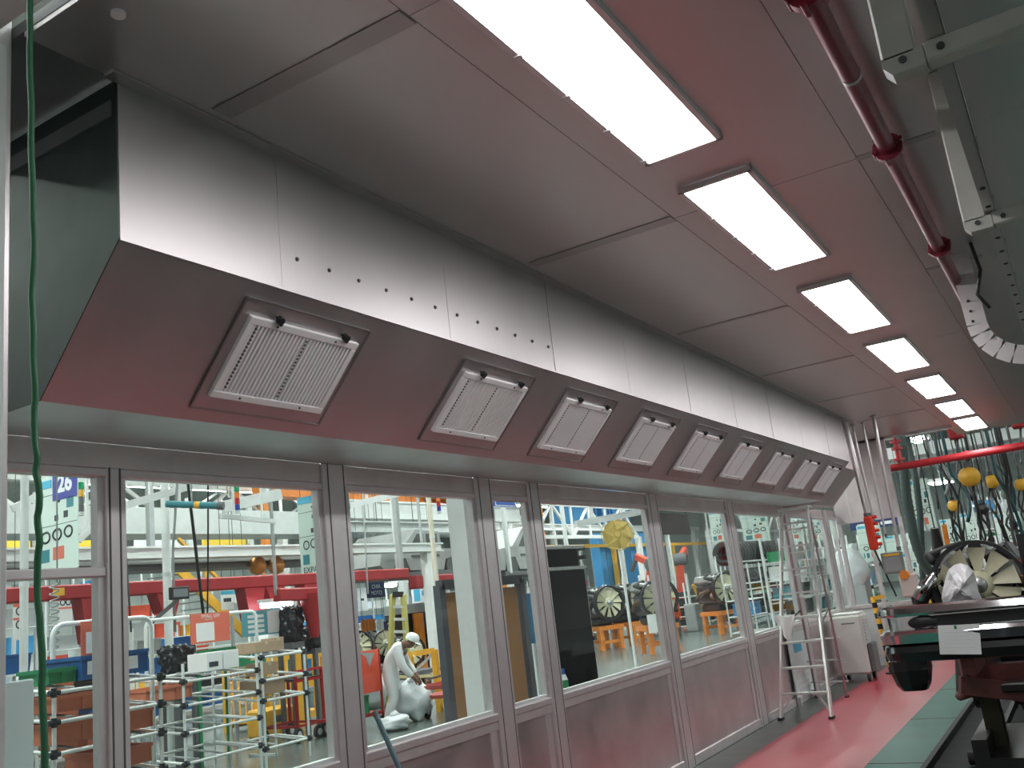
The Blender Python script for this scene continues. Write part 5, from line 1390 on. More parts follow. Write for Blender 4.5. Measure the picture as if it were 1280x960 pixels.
for u, v, rz, la, lb in spots:
    p = on_z(u, v, 0)
    stand(lb, p.x, p.y, rz)
    e = dup(e0, (p.x, p.y, 0.67), rz, label=la)
    e.scale = (1.5, 1.5, 1.5)
p = on_z(826, 815, 0)
t = thing('paper_sheet', (p.x + 0.55, p.y - 0.5, 1.0), 'white sheet hanging on the engine beside the fourth wide post', 'paper')
q = at_d(820, 779, (Vector(p) - CAM).dot(fw) - 0.62)
MB().obox(q, fdir * 0.2, UPZ * 0.22, fdir.cross(UPZ) * 0.004).build('sheet', PAPER, t)
# engines on the bench row behind the bending person
for i, (u, v, d, rz) in enumerate([(450, 806, 19.0, 0.6), (477, 803, 21.5, 1.0), (508, 812, 20.0, 0.9), (556, 815, 22.6, 0.7)]):
    p = at_d(u, v, d)
    e = dup(e0, (p.x, p.y, p.z - 0.45), rz, label='dark engine on the bench row, %s behind the bending person' % ['far left', 'second from left', 'third from left', 'far right'][i])
    t = thing('engine_bench', (p.x, p.y, 0), 'dark bench under the %s engine behind the bending person' % ['far left', 'second', 'third', 'far right'][i], 'bench', 'engine benches behind the person')
    MB().box((p.x - 0.45, p.y - 0.6, p.z - 0.53), (p.x + 0.45, p.y + 0.6, p.z - 0.45)).build('top', DGREY, t)
    for sx in (-0.38, 0.38):
        for sy in (-0.5, 0.5): MB().box((p.x + sx - 0.04, p.y + sy - 0.04, 0), (p.x + sx + 0.04, p.y + sy + 0.04, p.z - 0.53)).build('leg', YELLOW if i == 2 else DGREY, t)
# dark alcove behind them with orange post and ring sign
t = thing('dark_booth', (-16.5, 22, 0), 'dark walled booth with a pale top behind the bending person', 'booth')
y0, y1, z0, z1 = rect_x(490, 765, 560, 815, -16.5)
MB().box((-16.7, y0, 0), (-16.5, y1 + 1.5, z1)).build('wall', mat('dark_wall', (0.02, 0.022, 0.03), 0.5), t)
MB().box((-16.75, y0, z1), (-16.4, y1 + 1.5, z1 + 0.25)).build('cornice', GREY, t)
y0, y1, z0, z1 = rect_x(522, 766, 529, 806, -16.3)
MB().box((-16.45, y0, 0), (-16.25, y1, z1)).build('orange_post', ORANGE, t)
t2, _ = board_x('ring_sign', 'blue ring sign on a white square at the dark booth', 'sign', (536, 780, 549, 804), -16.35, PAPER, [(BLUESIGN, 'ring', [('o', 0.5, 0.5, 0.7, 0.7)]), (BLUESIGN, 'dot', [('b', 0.55, 0.5, 0.3, 0.25)])], hang=2)
t2, (y0, y1, z0, z1) = board_x('number_sign', 'navy plate reading 2 beside the yellow ladder', 'sign', (480, 776, 490, 791), -15.9, NAVY, [], hang=2)
text('2', (z1 - z0) * 0.8, (-15.88, (y0 + y1) / 2, (z0 + z1) / 2), RY, UPZ, PAPER, t2, 'number')
board_x('ribbed_panel', 'orange ribbed panel above the engines left of the yellow ladder', 'panel', (452, 774, 470, 805), -15.8, ORANGE, [(mat('dark_orange', (0.5, 0.14, 0.02), 0.5), 'rib', [('b', k, 0.5, 0.06, 0.9) for k in (0.15, 0.38, 0.62, 0.85)])], hang=2)
board_x('white_cabinet_door', 'white panel pair left of the navy number plate', 'panel', (471, 774, 480, 796), -16.3, PAPER, [(GREY, 'gap', [('b', 0.5, 0.5, 0.06, 1)])], hang=2)
# yellow ladder
yl = thing('extension_ladder', at_d(499, 800, 17.5), 'pale yellow ladder standing behind the engines', 'ladder')
YL = mat('pale_yellow_fibreglass', (0.62, 0.58, 0.18), 0.5)
a0, a1 = at_d(489, 800, 17.3), at_d(491, 743, 17.3); b0, b1 = at_d(508, 800, 17.3), at_d(504, 743, 17.3)
for A, B_ in ((a0, a1), (b0, b1)):
    A = Vector(B_ + (A - B_) * (B_.z / (B_.z - A.z)))
    MB().bar(A, B_, 0.06, 0.11).build('rail', YL, yl)
for k in range(1, 9):
    q = k / 9
    MB().bar(a1.lerp(a0 - UPZ * 1.2, q), b1.lerp(b0 - UPZ * 1.2, q), 0.05, 0.05).build('rung', LGREY, yl)
MB().bar(a1, b1, 0.12, 0.1).build('top_cap', BLACK, yl)
# yellow frame by the person
yf = thing('work_gantry', at_d(515, 845, 15.5), 'yellow work frame right of the bending person', 'frame')
for u in (512, 543):
    p = at_d(u, 815 if u < 520 else 812, 15.6); MB().bar((p.x, p.y, 0), (p.x, p.y, p.z), 0.09, 0.09).build('post', YELLOW, yf)
pA, pB = at_d(512, 818, 15.6), at_d(543, 813, 15.6)
MB().bar(pA, pB, 0.09, 0.09).build('top_bar', YELLOW, yf)
MB().bar(at_d(512, 846, 15.6), at_d(543, 815, 15.6), 0.04, 0.04).build('brace', LGREY, yf)

# =================================================================== RACKS DEEP IN THE HALL
BINC = [BLUE, GREEN, TERRA, SKYBLUE, GREY, BLACK, PAPER, YELLOW, TEAL, REDO]
BINN = ['blue', 'green', 'terracotta', 'light blue', 'grey', 'black', 'white', 'yellow', 'teal', 'orange-red']
def storage(label, x, y0, y1, h, levels, per, seed, pal, where, filled=0.85, framemat=PIPE):
    r_ = random.Random(seed)
    t = thing('storage_rack', (x, (y0 + y1) / 2, 0), label, 'rack')
    d = 0.6
    nb = max(1, int((y1 - y0) / 1.4))
    for i in range(nb + 1):
        y = y0 + (y1 - y0) * i / nb
        for xx in (x, x - d): MB().box((xx - 0.025, y - 0.025, 0), (xx + 0.025, y + 0.025, h)).build('upright', framemat, t)
    protos = {}
    for l in range(levels):
        z = 0.15 + (h - 0.3) * l / levels
        MB().box((x - d, y0, z - 0.03), (x, y1, z)).build('shelf', framemat, t)
        n = per
        for k in range(n):
            if r_.random() > filled: continue
            ci = r_.choice(pal); w = (y1 - y0) / n * r_.uniform(0.6, 0.9); hh = (h - 0.3) / levels * r_.uniform(0.45, 0.8)
            yc = y0 + (y1 - y0) * (k + 0.5) / n
            b = MB()
            b.prism([(x - d + 0.05, z), (x - 0.08, z), (x - 0.03, z + hh), (x - d + 0.05, z + hh)], 1, yc - w / 2, yc + w / 2)
            b.box((x - 0.06, yc - w / 2 - 0.01, z + hh - 0.03), (x - 0.015, yc + w / 2 + 0.01, z + hh))
            o = b.build('parts_bin', BINC[ci]); tag(o, '%s bin, %s from left on %s shelf of %s' % (BINN[ci], ORDW[k], ['lowest', 'second', 'third', 'fourth', 'fifth', 'sixth'][l], where.replace('the ', '', 1)), 'bin', 'parts bins on %s' % where)
storage('white shelf rack of coloured bins far behind the engines', -17, 30, 36, 1.9, 4, 7, 1, [0, 2, 3, 6, 9, 4], 'the shelf rack far behind the engines')
storage('white rack of blue and green bins behind the fourth wide window', -12.7, 28.5, 30.6, 2.0, 4, 2, 2, [0, 1, 3], 'the rack behind the orange tub', framemat=WHITE)
storage('rack of black bins right of the blue and green ones', -12.4, 31.5, 35.5, 1.6, 4, 6, 3, [5], 'the black bin rack')
storage('shelf rack behind the yellow cages in the left window', -17.5, 13, 19.5, 2.0, 4, 7, 4, [0, 4, 6, 3, 5, 8], 'the rack behind the yellow cages')
storage('shelf rack behind the near rack in the left panes', -14.2, 5.5, 10.5, 2.0, 4, 6, 6, [0, 4, 5, 6, 2], 'the rack behind the near hoop')
storage('shelf rack across the aisle behind the person', -21, 22, 31, 2.6, 5, 9, 7, [6, 3, 4, 0, 6], 'the rack across the aisle', framemat=WHITE)
storage('long bright shelf rack far down the aisle', -24, 33, 47, 2.6, 5, 13, 8, [6, 3, 4, 2, 9, 6, 0], 'the long rack far down the aisle', framemat=WHITE)
storage('long shelf rack far behind the tyres', -14.5, 44, 58, 2.2, 4, 12, 9, [1, 6, 8, 4, 6], 'the rack far behind the tyres', framemat=WHITE)
storage('tall pallet rack against the far wall behind the left windows', -30, 12, 26, 4.5, 5, 10, 10, [6, 7, 3, 4, 9], 'the pallet rack at the far wall', framemat=WHITE)

# red robots near the orange tub
def robot(label, u, v, sc, rz):
    p = on_z(u, v, 0); o = Vector((p.x, p.y, 0))
    t = thing('robot_arm', o, label, 'robot', 'red robot arms')
    MB().cyl(o, o + UPZ * 0.35 * sc, 0.25 * sc, 0.2 * sc, n=16).build('base', REDO, t)
    MB().cyl(o + UPZ * 0.35 * sc, o + UPZ * 0.6 * sc, 0.2 * sc, n=16).build('turret', REDO, t)
    a = o + UPZ * 0.6 * sc; b = a + Vector((0.1, -0.35, 0.95)) * sc; c = b + Vector((0.2, 0.75, 0.25)) * sc; d = c + Vector((0, 0.25, -0.35)) * sc
    MB().bar(a, b, 0.16 * sc, 0.22 * sc).build('lower_arm', REDO, t, bevel=0.02)
    MB().cyl(b - Vector((0.16 * sc, 0, 0)), b + Vector((0.16 * sc, 0, 0)), 0.16 * sc, n=16).build('elbow', DGREY, t)
    MB().bar(b, c, 0.13 * sc, 0.17 * sc).build('upper_arm', REDO, t, bevel=0.02)
    MB().cyl(c, d, 0.07 * sc, 0.05 * sc, n=12).build('wrist', DGREY, t)
    t.rotation_euler.z = rz
robot('red robot arm rising behind the orange tub', 856, 775, 1.7, 0.4)
robot('red robot arm above the cork board in the narrow window', 640, 790, 1.8, 2.6)
robot('red robot arm behind the engines on stands', 812, 785, 1.6, 1.2)
robot('small red robot arm left of the black screen top', 692, 808, 2.0, 2.0)
q = on_z(850, 796, 0)
t = thing('plastic_tub', (q.x, q.y, 0), 'tall orange-red plastic tub beside the fourth wide post', 'tub')
MB().prism([(q.y - 0.35, 0.55), (q.y + 0.35, 0.55), (q.y + 0.42, 1.45), (q.y - 0.42, 1.45)], 0, q.x - 0.5, q.x).build('body', mat('vivid_orange', (0.85, 0.13, 0.03), 0.4), t, bevel=0.05)
for k in range(4): MB().box((q.x, q.y - 0.3 + k * 0.18, 0.6), (q.x + 0.02, q.y - 0.24 + k * 0.18, 1.4)).build('rib', mat('vivid_orange', (0, 0, 0)), t)
for sy in (-0.3, 0.3): MB().box((q.x - 0.45, q.y + sy - 0.03, 0), (q.x - 0.05, q.y + sy + 0.03, 0.55)).build('leg', DGREY, t)
# yellow hand-pallet handle
q = on_z(878, 788, 0)
t = thing('tilted_chute', (q.x, q.y, 0), 'grey machine with a yellow handle beside the orange tub', 'machine')
MB().box((q.x - 0.4, q.y - 0.35, 0), (q.x, q.y + 0.35, 0.9)).build('body', GREY, t, bevel=0.03)
MB().bar((q.x, q.y - 0.2, 1.5), (q.x + 0.1, q.y + 0.3, 0.7), 0.12, 0.05).build('handle', YELLOW, t)
MB().bar((q.x - 0.2, q.y - 0.2, 0.9), (q.x - 0.2, q.y - 0.2, 1.9), 0.08, 0.08).build('mast', LGREY, t)

# ---- tyres on a white rack
def tyre(c, ax, R_, w):
    ax = Vector(ax)
    mb = MB(); mb.lathe(c, ax, [(R_ * 0.55, -w * 0.40), (R_ * 0.8, -w / 2), (R_ * 0.96, -w * 0.42), (R_, -w * 0.2), (R_, w * 0.2), (R_ * 0.96, w * 0.42), (R_ * 0.8, w / 2), (R_ * 0.55, w * 0.40), (R_ * 0.55, -w * 0.40)], 24)
    return mb
p0 = on_z(948, 783, 0)
p0 = on_z(936, 786, 0); XT = p0.x - 0.5; YT = p0.y + 2.8
t = thing('tyre_rack', (XT, YT, 0), 'white tube rack full of black tyres left of the stepladder', 'rack')
for z in (0.25, 1.15, 2.05):
    for xx in (XT - 0.28, XT + 0.28): MB().cyl((xx, YT - 2.6, z), (xx, YT + 4.2, z), 0.03, n=8).build('rail', PIPE, t)
for y in (YT - 2.6, YT + 0.8, YT + 4.2):
    for xx in (XT - 0.28, XT + 0.28): MB().cyl((xx, y, 0), (xx, y, 2.3), 0.03, n=8).build('post', PIPE, t)
tm = None
for l, z in enumerate((0.25, 1.15, 2.05)):
    for k in range(20):
        c = Vector((XT, YT - 2.4 + k * 0.33, z + 0.30))
        if tm is None:
            tm = tyre(c, (0, 1, 0), 0.39, 0.27).build('tyre', RUBBER, origin=c); o = tm
        else:
            o = tm.copy(); COL.objects.link(o); o.location = c
        tag(o, 'black tyre, %s from the near end of the %s row of the tyre rack' % (ORDW[k], ['bottom', 'middle', 'top'][l]), 'tyre', 'tyres on the tyre rack')
# white wire trolleys beyond the glass right of the ladder
def trolley(label, u, v, dx=0.6, dy=0.8, h=1.5, mt=WHITE):
    p = on_z(u, v, 0)
    t = thing('wire_trolley', (p.x, p.y, 0), label, 'trolley', 'white wire trolleys')
    for sx in (-1, 1):
        for sy in (-1, 1):
            MB().cyl((p.x + sx * dx / 2, p.y + sy * dy / 2, 0.1), (p.x + sx * dx / 2, p.y + sy * dy / 2, h), 0.022, n=8).build('post', mt, t)
            wheel(t, (p.x + sx * dx / 2, p.y + sy * dy / 2, 0.06), 0.06, (1, 0, 0))
    for z in (0.2, 0.6, 1.0, 1.4):
        if z > h: continue
        for sx in (-1, 1): MB().cyl((p.x + sx * dx / 2, p.y - dy / 2, z), (p.x + sx * dx / 2, p.y + dy / 2, z), 0.018, n=6).build('rail', mt, t)
        for sy in (-1, 1): MB().cyl((p.x - dx / 2, p.y + sy * dy / 2, z), (p.x + dx / 2, p.y + sy * dy / 2, z), 0.018, n=6).build('rail', mt, t)
        for k in range(1, 6): MB().cyl((p.x - dx / 2, p.y - dy / 2 + dy * k / 6, z), (p.x + dx / 2, p.y - dy / 2 + dy * k / 6, z), 0.008, n=5).build('wire', mt, t)
    return p
p = trolley('white wire trolley holding a blue tub left of the stepladder', 940, 799, 0.7, 1.0, 1.9)
tote('storage_bin', 'blue tub low on the white wire trolley left of the stepladder', 'bin', (p.x, p.y, 0.62), 0.5, 0.7, 0.3, SKYBLUE, False)
trolley('white wire trolley seen through the stepladder rungs', 986, 776, 0.7, 1.2, 2.1)
trolley('white wire trolley just right of the stepladder', 1012, 768, 0.7, 1.4, 2.0)
trolley('white wire trolley beyond the last window post', 1040, 760, 0.8, 1.6, 2.0)
q = at_d(1063, 712, 17.3); 
t = thing('plastic_bag', (q.x, q.y, q.z - 0.35), 'pale plastic bag over a bin seen past the corner post', 'bag')
MB().blob(q, (0.33, 0.33, 0.38), 4, 0.25, 20, 14, 2).build('bag', BAGM, t)
MB().box((q.x - 0.25, q.y - 0.25, 0), (q.x + 0.25, q.y + 0.25, q.z - 0.3)).build('bin', GREY, t)

# =================================================================== RIGHT SIDE: TRUCK FRONT ON THE LINE
tr = thing('truck_chassis', (-0.45, 8.5, 0.45), 'bare truck chassis with chrome and black front bumper on the line', 'vehicle')
BY = 7.05; X0, X1 = -1.36, 0.46
# chrome band: swept profile with wrapped ends
def bumper_sweep(name, prof, mt, x0=X0, x1=X1, wrap=0.34):
    path = []
    n = 8
    for i in range(n + 1):
        a = math.pi / 2 * (1 - i / n); path.append((x0 + 0.10 - 0.10 * math.sin(a), BY + 0.10 - 0.10 * math.cos(a), math.pi / 2 - a))
    path = [(x0, BY + wrap, 0)] + path
    path += [((x0 + x1) / 2, BY - 0.03, math.pi / 2)]
    path += [(x0 + x1 - q[0], q[1], 0) for q in reversed(path[:-1])]
    pts = [Vector((q[0], q[1], 0)) for q in path]
    P = []
    for i, p in enumerate(pts):
        tdir = (pts[min(i + 1, len(pts) - 1)] - pts[max(i - 1, 0)]).normalized(); nrm = Vector((tdir.y, -tdir.x, 0))
        for d, z in prof: P.append(p + nrm * d + UPZ * z)
    k = len(prof); F = []
    for i in range(len(pts) - 1):
        F += [(i * k + j, (i + 1) * k + j, (i + 1) * k + (j + 1) % k, i * k + (j + 1) % k) for j in range(k)]
    F += [tuple(range(k)), tuple(reversed(range((len(pts) - 1) * k, len(pts) * k)))]
    return MB().add(P, F, False).build(name, mt, tr)
bumper_sweep('chrome_bumper', [(0.0, 1.27), (0.03, 1.255), (0.04, 1.215), (0.035, 1.20), (-0.02, 1.195), (-0.02, 1.11), (0.03, 1.105), (0.045, 1.08), (0.035, 1.02), (0.0, 1.0), (-0.03, 1.0), (-0.03, 1.27)], CHROME)
bumper_sweep('lower_valance', [(0.025, 1.0), (0.035, 0.96), (0.02, 0.90), (-0.03, 0.89), (-0.03, 1.0)], BLACKG)
MB().box((-1.02, BY - 0.01, 1.115), (-0.10, BY + 0.03, 1.19)).build('intake_slot', BLACK, tr)
MB().blob((-1.09, BY - 0.012, 1.15), (0.10, 0.02, 0.045), 1, 0.0, 18, 10).build('fog_lamp_recess', BLACK, tr)
for s, xc in ((-1, -1.25), (1, 0.35)):
    V = []
    for z, w, d in ((0.90, 0.135, 0.17), (0.84, 0.135, 0.17), (0.74, 0.11, 0.14), (0.70, 0.085, 0.10)):
        for k in range(12):
            a = 2 * math.pi * k / 12
            ca, sa = math.cos(a), math.sin(a)
            V.append((xc + w * math.copysign(abs(ca) ** 0.6, ca), BY + 0.14 + d * math.copysign(abs(sa) ** 0.6, sa), z))
    F = [(i * 12 + k, i * 12 + (k + 1) % 12, (i + 1) * 12 + (k + 1) % 12, (i + 1) * 12 + k) for i in range(3) for k in range(12)] + [tuple(range(12)), tuple(reversed(range(36, 48)))]
    MB().add(V, F, False).build('corner_deflector', BLACKG, tr)
PRIM = mat('red_brown_primer', (0.13, 0.035, 0.03), 0.5, var=0.3, vscale=9)
for xx in (-0.88, -0.02):
    MB().bar((xx, 7.15, 0.86), (xx, 7.8, 0.86), 0.09, 0.16).build('frame_horn', PRIM, tr)
    MB().bar((xx, 7.8, 0.86), (xx, 8.4, 0.74), 0.10, 0.18).build('frame_rail', PRIM, tr)
    MB().bar((xx, 8.4, 0.74), (xx, 12.6, 0.74), 0.10, 0.18).build('frame_rail', BLACK, tr)
MB().bar((-0.95, 7.75, 0.72), (0.05, 7.75, 0.72), 0.16, 0.12).build('crossmember', PRIM, tr)
MB().bar((-0.95, 8.9, 0.70), (0.05, 8.9, 0.70), 0.2, 0.1).build('crossmember', BLACK, tr)
for s, xx in ((-1, -0.92), (1, 0.02)):
    MB().tube([(xx, 7.6, 0.62), (xx + s * 0.14, 7.8, 0.56), (xx, 8.05, 0.62)], 0.035, n=8).build('control_arm', PRIM, tr)
    MB().cyl((xx + s * 0.12, 7.85, 0.58), (xx + s * 0.05, 7.85, 0.98), 0.05, n=12).build('shock_absorber', DARKMETAL, tr)
MB().bar((-0.98, 7.3, 0.70), (-0.6, 7.5, 0.60), 0.05, 0.12).build('tow_bracket', PRIM, tr)
MB().tube([(-1.16, 7.55, 1.30), (-1.10, 7.5, 1.38), (-1.02, 7.55, 1.42), (-1.0, 7.8, 1.40)], 0.045, n=10).build('intake_pipe', CHROME, tr)
MB().tube([(-1.20, 7.7, 1.20), (-1.14, 7.6, 1.30), (-1.06, 7.62, 1.36)], 0.05, n=10).build('rubber_elbow', RUBBER, tr)
for k in range(5):
    MB().tube([(-1.08 + k * 0.03, 7.75 + k * 0.05, 1.15), (-1.12 + k * 0.05, 7.8 + 0.03 * k, 1.35 + 0.06 * k), (-0.98 + k * 0.04, 7.95, 1.52 + 0.03 * k), (-0.8, 8.1, 1.45 + 0.05 * k)], 0.018, n=6).build('wiring_hose', BLACK, tr)
for xx in (-0.45, -0.32): MB().box((xx, 7.66, 0.95), (xx + 0.08, 7.7, 1.66)).build('radiator_stay', BLACK, tr)
MB().box((-0.46, 7.9, 1.0), (0.15, 8.8, 1.5)).build('battery_tray', DARKMETAL, tr, bevel=0.03)
# sheet on the bumper
t = thing('paper_sheet', (-0.9, BY - 0.08, 0.91), 'white printed sheet taped to the truck bumper', 'paper')
q0, q1, q2, q3 = [on_y(u, v, BY - 0.06) for u, v in ((1172, 782), (1224, 780), (1227, 818), (1175, 818))]
MB().add([q0, q1, q2, q3] + [q + Vector((0, 0.004, 0)) for q in (q0, q1, q2, q3)], [(0, 3, 2, 1), (4, 5, 6, 7), (0, 1, 5, 4), (1, 2, 6, 5), (2, 3, 7, 6), (3, 0, 4, 7)]).build('sheet', PAPER, t)
q = q0.lerp(q1, 0.42) + Vector((0, -0.003, -0.015)); MB().box(q - Vector((0.008, 0.001, 0.012)), q + Vector((0.008, 0.001, 0.012))).build('green_mark', GREEN, t)
for k in range(5):
    a = q0.lerp(q3, 0.25 + k * 0.13); b = q1.lerp(q2, 0.25 + k * 0.13)
    MB().bar(a.lerp(b, 0.12) + Vector((0, -0.002, 0)), a.lerp(b, 0.85 - 0.1 * (k % 2)) + Vector((0, -0.002, 0)), 0.001, 0.002).build('print_line', LGREY, t)
# plastic sheet over the fan
from mathutils import noise as mnoise
mb = MB(); P = []
outl = [(1186, 712), (1193, 706), (1201, 704), (1210, 707), (1217, 714), (1220, 726), (1223, 739), (1228, 750), (1230, 758), (1219, 760), (1206, 762), (1194, 761), (1180, 758), (1177, 748), (1179, 735), (1182, 722)]
cc = on_y(1203, 736, 7.44)
n = len(outl); NR = 6
for ring_ in range(NR):
    f_ = 1 - ring_ / NR
    for i, (u, v) in enumerate(outl):
        p = cc.lerp(on_y(u, v, 7.46), f_)
        p.y -= 0.11 * (1 - f_ ** 2) + 0.05 * mnoise.noise(Vector((p.x * 17, p.z * 17, 3.0))) + 0.02 * mnoise.noise(Vector((p.x * 45, p.z * 45, 1.0)))
        P.append(p)
P.append(cc + Vector((0, -0.12, 0)))
F = [(r * n + i, (r + 1) * n + i, (r + 1) * n + (i + 1) % n, r * n + (i + 1) % n) for r in range(NR - 1) for i in range(n)] + [((NR - 1) * n + i, NR * n, (NR - 1) * n + (i + 1) % n) for i in range(n)]
m_ = len(P); P2 = [p + Vector((0, 0.006, 0)) for p in P]
mb.add(P + P2, F + [tuple(m_ + j for j in reversed(f)) for f in F] + [(i, (i + 1) % n, m_ + (i + 1) % n, m_ + i) for i in range(n)])
tag(mb.build('plastic_cover', mat('thin_white_plastic', (0.74, 0.72, 0.74), 0.35)), 'crumpled white plastic sheet draped over the engine fan', 'plastic sheet')

for xx in (-0.95, 0.05):
    MB().cyl((xx - 0.03, 7.95, 0.60), (xx + 0.03, 7.95, 0.60), 0.15, n=24).build('brake_disc', DARKMETAL, tr)
    MB().box((xx - 0.07, 8.02, 0.54), (xx + 0.05, 8.14, 0.70)).build('brake_caliper', PRIM, tr, bevel=0.01)
MB().cyl((-0.92, 7.98, 0.60), (0.02, 7.98, 0.60), 0.045, n=14).build('axle_tube', BLACK, tr)
MB().blob((-0.62, 7.98, 0.58), (0.15, 0.16, 0.14), 2, 0.05, 18, 12).build('differential', DARKMETAL, tr)
MB().cyl((-0.85, 7.68, 0.64), (-0.05, 7.68, 0.64), 0.025, n=10).build('steering_link', DARKMETAL, tr)
MB().box((-0.75, 7.4, 0.62), (-0.15, 7.6, 0.68)).build('skid_plate', BLACK, tr, bevel=0.01)
MB().bar((-0.98, 7.55, 0.80), (-0.86, 7.2, 0.86), 0.03, 0.14).build('side_gusset', PRIM, tr)
# conveyor under the truck
cv = thing('floor_conveyor', (-0.45, 10, 0), 'dark floor conveyor track carrying the truck chassis', 'conveyor')
MB().box((-1.40, -2, 0.0), (0.52, 30, 0.05)).build('base_plate', mat('black_track', (0.012, 0.016, 0.016), 0.75, var=0.3, spec=0.2), cv)
for xx in (-1.38, -0.98, -0.05, 0.46): MB().box((xx - 0.02, -2, 0.05), (xx + 0.02, 30, 0.11)).build('guide_rail', mat('dark_rail', (0.03, 0.035, 0.035), 0.6, spec=0.3), cv)
for y in (7.9, 11.6):
    MB().box((-1.0, y - 0.5, 0.06), (0.05, y + 0.9, 0.20)).build('carrier_sled', BLACK, cv)
    for xx in (-0.95, 0.0): MB().box((xx - 0.05, y - 0.5, 0.20), (xx + 0.05, y + 0.9, 0.32)).build('sled_side', BLACK, cv)
    MB().bar((-0.5, y + 0.5, 0.2), (-0.5, y + 0.1, 0.6), 0.4, 0.06).build('sled_brace', DGREY, cv)
    for xx in (-0.88, -0.02):
        MB().box((xx - 0.06, y - 0.08, 0.16), (xx + 0.06, y + 0.08, 0.64)).build('carrier_post', mat('olive_post', (0.035, 0.032, 0.015), 0.6), cv)
        wheel(cv, (xx - 0.2, y, 0.11), 0.05, (1, 0, 0))
# second engine further along
e = dup(e0, (-0.02, 10.4, 1.12), 0.2, label='second engine with a cream fan behind the first at the right edge')
t = thing('engine_pedestal', (-0.02, 10.6, 0.16), 'dark pedestal under the second engine on the line', 'stand')
MB().box((-0.25, 10.3, 0.055), (0.2, 10.95, 1.12)).build('column', BLACK, t)

# =================================================================== RIGHT SIDE: OVERHEAD
# red fire main along the ceiling
fm = thing('fire_pipe', (-0.37, 5, 3.3), 'dark red fire pipe running along the booth ceiling with bolted flanges', 'pipe')
MB().cyl((-0.37, 1.6, 3.32), (-0.39, 9.2, 3.32), 0.036, n=18).build('pipe', REDPIPE, fm)
for y in (2.72, 4.10, 5.75, 7.6):
    f_ = MB().cyl((-0.375, y - 0.02, 3.32), (-0.375, y + 0.02, 3.32), 0.062, n=18).build('flange', REDPIPE, fm)
    for k in range(6):
        a = k * math.pi / 3 + 0.3
        MB().cyl((-0.375 + 0.058 * math.cos(a), y - 0.035, 3.32 + 0.058 * math.sin(a)), (-0.375 + 0.058 * math.cos(a), y + 0.035, 3.32 + 0.058 * math.sin(a)), 0.011, n=6).build('bolt', REDPIPE, f_)
MB().cyl((-0.373, 3.33, 3.32), (-0.373, 3.35, 3.32), 0.039, n=18).build('weld_band', CASTALU, fm)
for y in (2.2, 4.5, 6.7): MB().box((-0.385, y, 3.35), (-0.365, y + 0.03, ZC)).build('strap', GALV, fm)
# cream trapeze hangers with rails
CREAMP = mat('cream_grey_paint', (0.50, 0.49, 0.45), 0.45, var=0.1, vscale=8)
HZ = 2.80
def trapeze(label, x, y):
    t = thing('trapeze_hanger', (x, y, HZ), label, 'bracket', 'cream hangers under the booth ceiling')
    MB().box((x, y - 0.03, HZ + 0.03), (x + 0.085, y + 0.03, ZC)).build('drop_leg', CREAMP, t, bevel=0.006)
    MB().prism([(x + 0.02, HZ - 0.01), (x + 0.10, HZ - 0.01), (x + 0.10, HZ + 0.04), (x, HZ + 0.04), (x, HZ + 0.015)], 1, y - 0.03, y + 0.03).build('foot', CREAMP, t)
    MB().box((x + 0.10, y - 0.03, HZ - 0.005), (x + 1.1, y + 0.03, HZ + 0.05)).build('cross_bar', CREAMP, t, bevel=0.005)
    MB().box((x + 1.02, y - 0.03, HZ + 0.05), (x + 1.1, y + 0.03, ZC)).build('drop_leg', CREAMP, t)
    for dx in (0.05, 0.14): MB().cyl((x + dx, y - 0.036, HZ + 0.02), (x + dx, y - 0.03, HZ + 0.02), 0.01, n=8).build('bolt', DARKMETAL, t)
trapeze('nearest cream trapeze hanger at the top right corner', -0.19, 2.42)
trapeze('second cream trapeze hanger under the booth ceiling', -0.155, 3.92)
rl = thing('strut_rail', (-0.03, 5, HZ + 0.05), 'perforated steel strut rail resting on the cream hangers', 'rail')
MB().box((-0.075, 1.4, HZ + 0.05), (-0.035, 9, HZ + 0.054)).build('lower_web', GALV, rl)
MB().box((-0.037, 1.4, HZ + 0.05), (-0.033, 9, HZ + 0.11)).build('side_web', CASTALU, rl)
for k in range(24): MB().cyl((-0.055, 3.6 + k * 0.22, HZ + 0.046), (-0.055, 3.6 + k * 0.22, HZ + 0.05), 0.010, n=8).build('slot', BLACK, rl)
for k in range(7): MB().cyl((-0.05, 2.0 + k * 0.9, HZ + 0.054), (-0.05, 2.0 + k * 0.9, ZC), 0.006, n=6).build('threaded_rod', DARKMETAL, rl)
# curved channel
ct = thing('curved_channel', (-0.27, 6.57, 2.7), 'curved galvanised conveyor channel dropping from the ceiling at right', 'channel')
pts = [Vector((-0.33, 6.57, ZC)), Vector((-0.32, 6.57, 3.0))] + [Vector((-0.02 - 0.30 * math.cos(a), 6.57, 3.0 - 0.27 * math.sin(a))) for a in (0.25, 0.5, 0.8, 1.1, 1.35, 1.57)] + [Vector((0.9, 6.57, 2.73))]
for a, b in zip(pts[:-1], pts[1:]): MB().bar(a, b, 0.12, 0.012, up=(0, 1, 0)).build('channel_web', GALV, ct)
for a, b in zip(pts[:-1], pts[1:]): MB().bar(a + Vector((0, 0.03, 0)), b + Vector((0, 0.03, 0)), 0.01, 0.06, up=(0, 1, 0)).build('channel_lip', GALV, ct)
for k in range(6): MB().cyl((-0.345, 6.55 + 0.03 * (k % 2), 3.02 + 0.035 * k), (-0.33, 6.55 + 0.03 * (k % 2), 3.02 + 0.035 * k), 0.008, n=6).build('bolt', DARKMETAL, ct)
